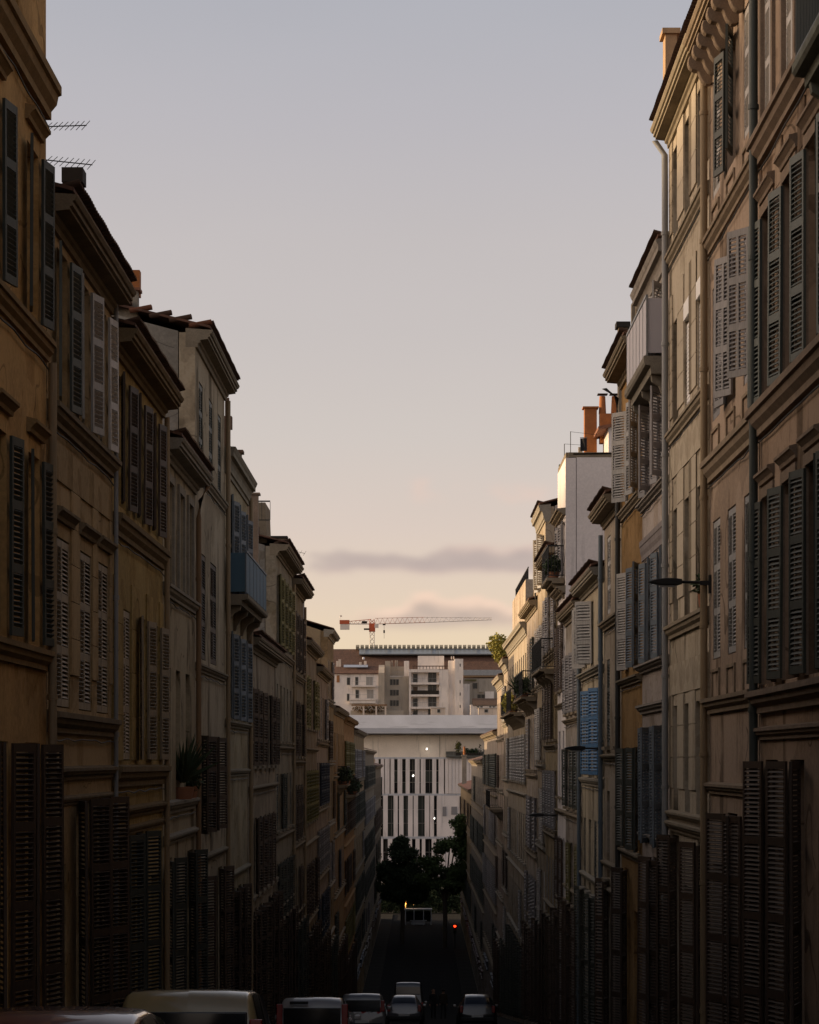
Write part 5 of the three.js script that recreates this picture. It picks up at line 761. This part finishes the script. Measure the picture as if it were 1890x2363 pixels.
function makeCar(o) {
  const t = thing(o.name ?? 'parked_car', o.label, o.cat ?? 'car', [o.x, groundY(o.d) + 0.005, -o.d], o.face ?? 0, o.group ?? 'vehicles in the street'); t.rotation.x = (o.face ? 1 : 1) * -Math.atan(0.09);
  const S = smoothStations(o.keys), G = carGeo(S), full = S.map((s) => { const h = G.ring(s), z = -s[0]; return [...h.map(([x, y]) => [x, y, z]), ...h.slice(0, -1).reverse().map(([x, y]) => [-x, y, z])]; });
  const cap = (s, z) => { const h = G.ring(s); return [...h.map(([x, y]) => [x * 0.02, 0.5 + (y - 0.5) * 0.02, z]), ...h.slice(0, -1).reverse().map(([x, y]) => [-x * 0.02, 0.5 + (y - 0.5) * 0.02, z])]; };
  const rows = [cap(S[0], -S[0][0] + 0.02), ...full, cap(S[S.length - 1], -S[S.length - 1][0] - 0.02)];
  const body = part('body', loft(rows), o.paint, t), len = S[S.length - 1][0];
  const patch = (z0, z1, j0, j1, side) => { const sel = S.filter((s) => s[0] >= z0 && s[0] <= z1); if (sel.length < 2) return null; return loft(sel.map((s) => { const h = G.ring(s), out = []; for (let j = j0; j <= j1; j++) { const [x, y] = h[j]; out.push([side * (x + 0.006), y + (j < 3 ? 0.006 : 0.002), -s[0]]); } return side > 0 ? out : out.reverse(); })); };
  for (const [a, b] of o.side) for (const sd of [1, -1]) { const g = patch(a, b, 3, 5, sd); if (g) part('side_window', g, mats.glass, body); }
  for (const [nm, a, b] of [['rear_window', ...o.rear], ['windscreen', ...o.screen]]) { const sel = S.filter((s) => s[0] >= a && s[0] <= b); if (sel.length < 2) { part(nm, new RoundedBoxGeometry(1.3, 0.42, 0.04, 2, 0.015), mats.glass, body, [0, S[8][3] - 0.45, 0.0]); continue; } const g = loft(sel.map((s) => { const h = G.ring(s); return [...[2, 1].map((j) => [-h[j][0] * 0.96, h[j][1] + 0.008, -s[0] + (nm === 'rear_window' ? 0.006 : -0.006)]), [0, h[0][1] + 0.01, -s[0] + (nm === 'rear_window' ? 0.006 : -0.006)], ...[1, 2].map((j) => [h[j][0] * 0.96, h[j][1] + 0.008, -s[0] + (nm === 'rear_window' ? 0.006 : -0.006)])]; })); part(nm, g, mats.glass, body); }
  const tyre = new THREE.TorusGeometry(0.24, 0.085, 8, 18).rotateY(Math.PI / 2), rim = new THREE.CylinderGeometry(0.19, 0.19, 0.13, 14).rotateZ(Math.PI / 2), w = Math.max(...S.map((s) => s[1]));
  for (const z of [0.72, len - 0.82]) for (const sd of [-1, 1]) { const wl = part('wheel', tyre, mats.black, t, [sd * (w - 0.07), 0.325, -z]); part('rim', rim, mats.steel, wl); }
  const q = S.find((s) => s[0] > 0.06); const red = M(0.25, 0.012, 0.01, 0.25);
  for (const sd of [-1, 1]) { part('tail_light', new RoundedBoxGeometry(0.14, o.tail ?? 0.3, 0.1, 2, 0.02), red, body, [sd * (q[1] - 0.1), q[2] - 0.02 + (o.tailUp ?? 0), -0.02]); part('headlight', new RoundedBoxGeometry(0.3, 0.15, 0.12, 2, 0.03), M(0.6, 0.6, 0.6, 0.1), body, [sd * (q[1] - 0.2), 0.62, -len + 0.05]); part('mirror', new RoundedBoxGeometry(0.16, 0.12, 0.1, 2, 0.03), o.paint, body, [sd * (w + 0.08), (S[Math.floor(S.length * 0.7)][2]) + 0.06, -(o.screen[0] + 0.55)]); }
  part('number_plate', box(0.5, 0.11, 0.015), M(0.6, 0.6, 0.58, 0.5), body, [0, o.plateY ?? 0.52, 0.035]); part('bumper', new RoundedBoxGeometry(1.5, 0.2, 0.12, 2, 0.05), o.bumper ?? mats.black, body, [0, 0.38, 0.01]);
  if (o.slot) part('brake_light', new RoundedBoxGeometry(0.42, 0.07, 0.04, 2, 0.015), mats.black, body, [-0.3, o.slot, o.slotZ ?? 0.0]);
  return t;
}
const hatch = (h = 1.5) => [[0, 0.70, 0.62, 0.66, 0.62], [0.05, 0.80, 0.86, 0.92, 0.68], [0.16, 0.84, 0.92, 1.08, 0.62], [0.5, 0.86, 0.93, h - 0.09, 0.56], [0.72, 0.86, 0.93, h - 0.03, 0.55], [1.4, 0.87, 0.92, h, 0.55], [2.1, 0.87, 0.90, h - 0.05, 0.55], [2.35, 0.87, 0.90, h - 0.12, 0.56], [3.05, 0.86, 0.88, 0.98, 0.68], [3.6, 0.83, 0.80, 0.87, 0.66], [3.85, 0.76, 0.66, 0.7, 0.6], [3.95, 0.66, 0.5, 0.52, 0.5]];
const tallvan = (h = 1.62) => [[0, 0.80, 0.72, 0.8, 0.74], [0.03, 0.84, 0.92, h - 0.28, 0.72], [0.08, 0.85, 0.95, h - 0.06, 0.70], [0.3, 0.86, 0.96, h - 0.01, 0.68], [1.4, 0.87, 0.96, h, 0.68], [2.3, 0.87, 0.95, h - 0.04, 0.67], [2.6, 0.87, 0.95, h - 0.1, 0.67], [3.35, 0.86, 0.92, 1.02, 0.72], [3.8, 0.83, 0.82, 0.9, 0.68], [4.0, 0.74, 0.66, 0.7, 0.6], [4.08, 0.64, 0.5, 0.52, 0.5]];
const cp = (r, g, b, rough = 0.3, cc = 1) => { const m = new THREE.MeshPhysicalMaterial({ roughness: rough, clearcoat: cc, clearcoatRoughness: 0.05 }); m.color.setRGB(r, g, b); return m; };
const carO = { side: [[0.6, 1.35], [1.45, 2.35]], rear: [0.14, 0.46], screen: [2.4, 2.98] }, vanO = { side: [[0.3, 1.2], [1.3, 2.45]], rear: [0.04, 0.07], screen: [2.66, 3.3] };
makeCar({ ...carO, keys: hatch(1.54), x: -2.35, d: 15.6, paint: cp(0.09, 0.010, 0.008), label: 'dark red hatchback parked at the kerb up the slope' });
makeCar({ ...vanO, keys: tallvan(1.66), x: -2.5, d: 27.2, paint: cp(0.30, 0.235, 0.11), label: 'tan tall-bodied car parked ahead of the dark red hatchback', tail: 0.5, tailUp: 0.2 });
{ const c = makeCar({ ...vanO, keys: tallvan(1.5), x: -2.46, d: 58, paint: cp(0.26, 0.25, 0.24), label: 'white small van parked ahead of the tan car', name: 'parked_van', cat: 'van', tail: 0.5, tailUp: 0.2, slot: 1.36, slotZ: -0.015 });  }
{ const c = makeCar({ ...vanO, keys: tallvan(1.55), x: -2.1, d: 92, paint: cp(0.12, 0.12, 0.12), label: 'grey van with red and white slanted stripes on its back', name: 'parked_van', cat: 'van', tail: 0.4, tailUp: 0.2 }); for (let i = 0; i < 5; i++) { const m = part('warning_stripe', box(0.2, 0.4, 0.012), i % 2 ? M(0.7, 0.7, 0.7, 0.4) : M(0.4, 0.02, 0.02, 0.4), c.children[0], [-0.56 + i * 0.28, 1.02, -0.008]); m.rotation.z = 0.5; } }
makeCar({ ...carO, keys: hatch(1.46), x: -0.75, d: 118, paint: cp(0.10, 0.10, 0.11, 0.15), label: 'grey glossy hatchback driving down the middle of the street', name: 'moving_car' });
makeCar({ ...vanO, keys: tallvan(2.1), x: -0.65, d: 136, paint: cp(0.03, 0.03, 0.032), label: 'black tall van driving ahead of the grey hatchback', name: 'moving_van', cat: 'van' });
makeCar({ ...carO, keys: hatch(1.5), x: 2.5, d: 112, paint: cp(0.012, 0.012, 0.014), label: 'dark hatchback parked at the kerb opposite the grey hatchback' });

// ------------------------------------------------------------------ people walking up the street
function person(x, d, turn, label, coat, legs, stride) {
  const t = thing('person', label, 'person', [x, groundY(d), -d], turn, 'people walking in the street');
  const V3 = (a) => new THREE.Vector3(...a), bones = [[[0, 0.95, 0], [0, 1.2, 0], 0.135, 0.14], [[0, 1.2, 0], [0, 1.42, 0], 0.145, 0.12], [[0, 1.42, 0], [0, 1.54, 0], 0.055, 0.05], [[0, 1.6, 0.01], [0, 1.66, 0], 0.085, 0.095], [[0, 1.62, 0.085], [0, 1.59, 0.1], 0.018, 0.02],
    [[-0.09, 0.93, 0], [-0.1, 0.5, stride], 0.095, 0.062], [[-0.1, 0.5, stride], [-0.1, 0.08, stride * 0.5], 0.06, 0.042], [[-0.1, 0.05, stride * 0.5 - 0.03], [-0.1, 0.035, stride * 0.5 + 0.17], 0.045, 0.035], [[0.09, 0.93, 0], [0.1, 0.5, -stride * 0.6], 0.095, 0.062], [[0.1, 0.5, -stride * 0.6], [0.1, 0.09, -stride * 1.9], 0.06, 0.042], [[0.1, 0.06, -stride * 1.9], [0.1, 0.035, -stride * 1.9 + 0.18], 0.045, 0.035],
    [[-0.17, 1.4, 0], [-0.22, 1.12, -stride * 0.5], 0.058, 0.045], [[-0.22, 1.12, -stride * 0.5], [-0.21, 0.88, 0.04], 0.042, 0.032], [[-0.21, 0.87, 0.04], [-0.2, 0.79, 0.07], 0.034, 0.022], [[0.17, 1.4, 0], [0.22, 1.12, stride * 0.3], 0.058, 0.045], [[0.22, 1.12, stride * 0.3], [0.21, 0.88, stride], 0.042, 0.032], [[0.21, 0.87, stride], [0.2, 0.79, stride + 0.03], 0.034, 0.022]].map(([a, b, r0, r1]) => [V3(a), V3(b), r0, r1]);
  const N = 72, mc = new MarchingCubes(N, mats.black, false, false, 60000), half = 0.95, P = new THREE.Vector3(), AB = new THREE.Vector3(), AP = new THREE.Vector3();
  mc.isolation = 0; for (let k = 0; k < N; k++) for (let j = 0; j < N; j++) for (let i = 0; i < N; i++) { P.set((i / N * 2 - 1) * half, 0.9 + (j / N * 2 - 1) * half, (k / N * 2 - 1) * half); let m = 9; for (const [a, b, r0, r1] of bones) { AB.copy(b).sub(a); AP.copy(P).sub(a); const h = Math.min(1, Math.max(0, AP.dot(AB) / AB.lengthSq())), q = AP.addScaledVector(AB, -h).length() - (r0 + (r1 - r0) * h), kk = 0.03, e = Math.max(kk - Math.abs(m - q), 0) / kk; m = Math.min(m, q) - e * e * kk * 0.25; } mc.field[i + j * N + k * N * N] = -m; }
  mc.update(); const c = mc.count, g = new THREE.BufferGeometry(), ps = mc.positionArray.slice(0, c * 3), ns = mc.normalArray.slice(0, c * 3), col = new Float32Array(c * 3), skin = [0.35, 0.2, 0.13];
  for (let i = 0; i < c; i++) { ps[i * 3] *= half; ps[i * 3 + 1] = ps[i * 3 + 1] * half + 0.9; ps[i * 3 + 2] *= half; const y = ps[i * 3 + 1], k = y > 1.47 || (y < 0.88 && Math.abs(ps[i * 3]) > 0.17) ? skin : y > 0.86 ? coat : y > 0.1 ? legs : [0.02, 0.02, 0.02]; col.set(k, i * 3); }
  g.setAttribute('position', new THREE.BufferAttribute(ps, 3)); g.setAttribute('normal', new THREE.BufferAttribute(ns, 3)); g.setAttribute('color', new THREE.BufferAttribute(col, 3));
  part('body', g, M(1, 1, 1, 0.9, { vertexColors: true }), t); const hair = new THREE.SphereGeometry(0.108, 12, 8, 0, 6.3, 0, 1.5).rotateX(-0.45); part('hair', hair, M(0.02, 0.014, 0.01, 0.7), t, [0, 1.655, -0.012]);
}
person(0.75, 147, 0.05, 'person in dark coat walking along the middle of the street', [0.02, 0.02, 0.022], [0.015, 0.015, 0.018], 0.12);
person(1.35, 150, 3.0, 'person in brown jacket and dark trousers walking beside the dark coat', [0.05, 0.035, 0.025], [0.02, 0.02, 0.025], 0.09);
renderer.render(scene, camera);
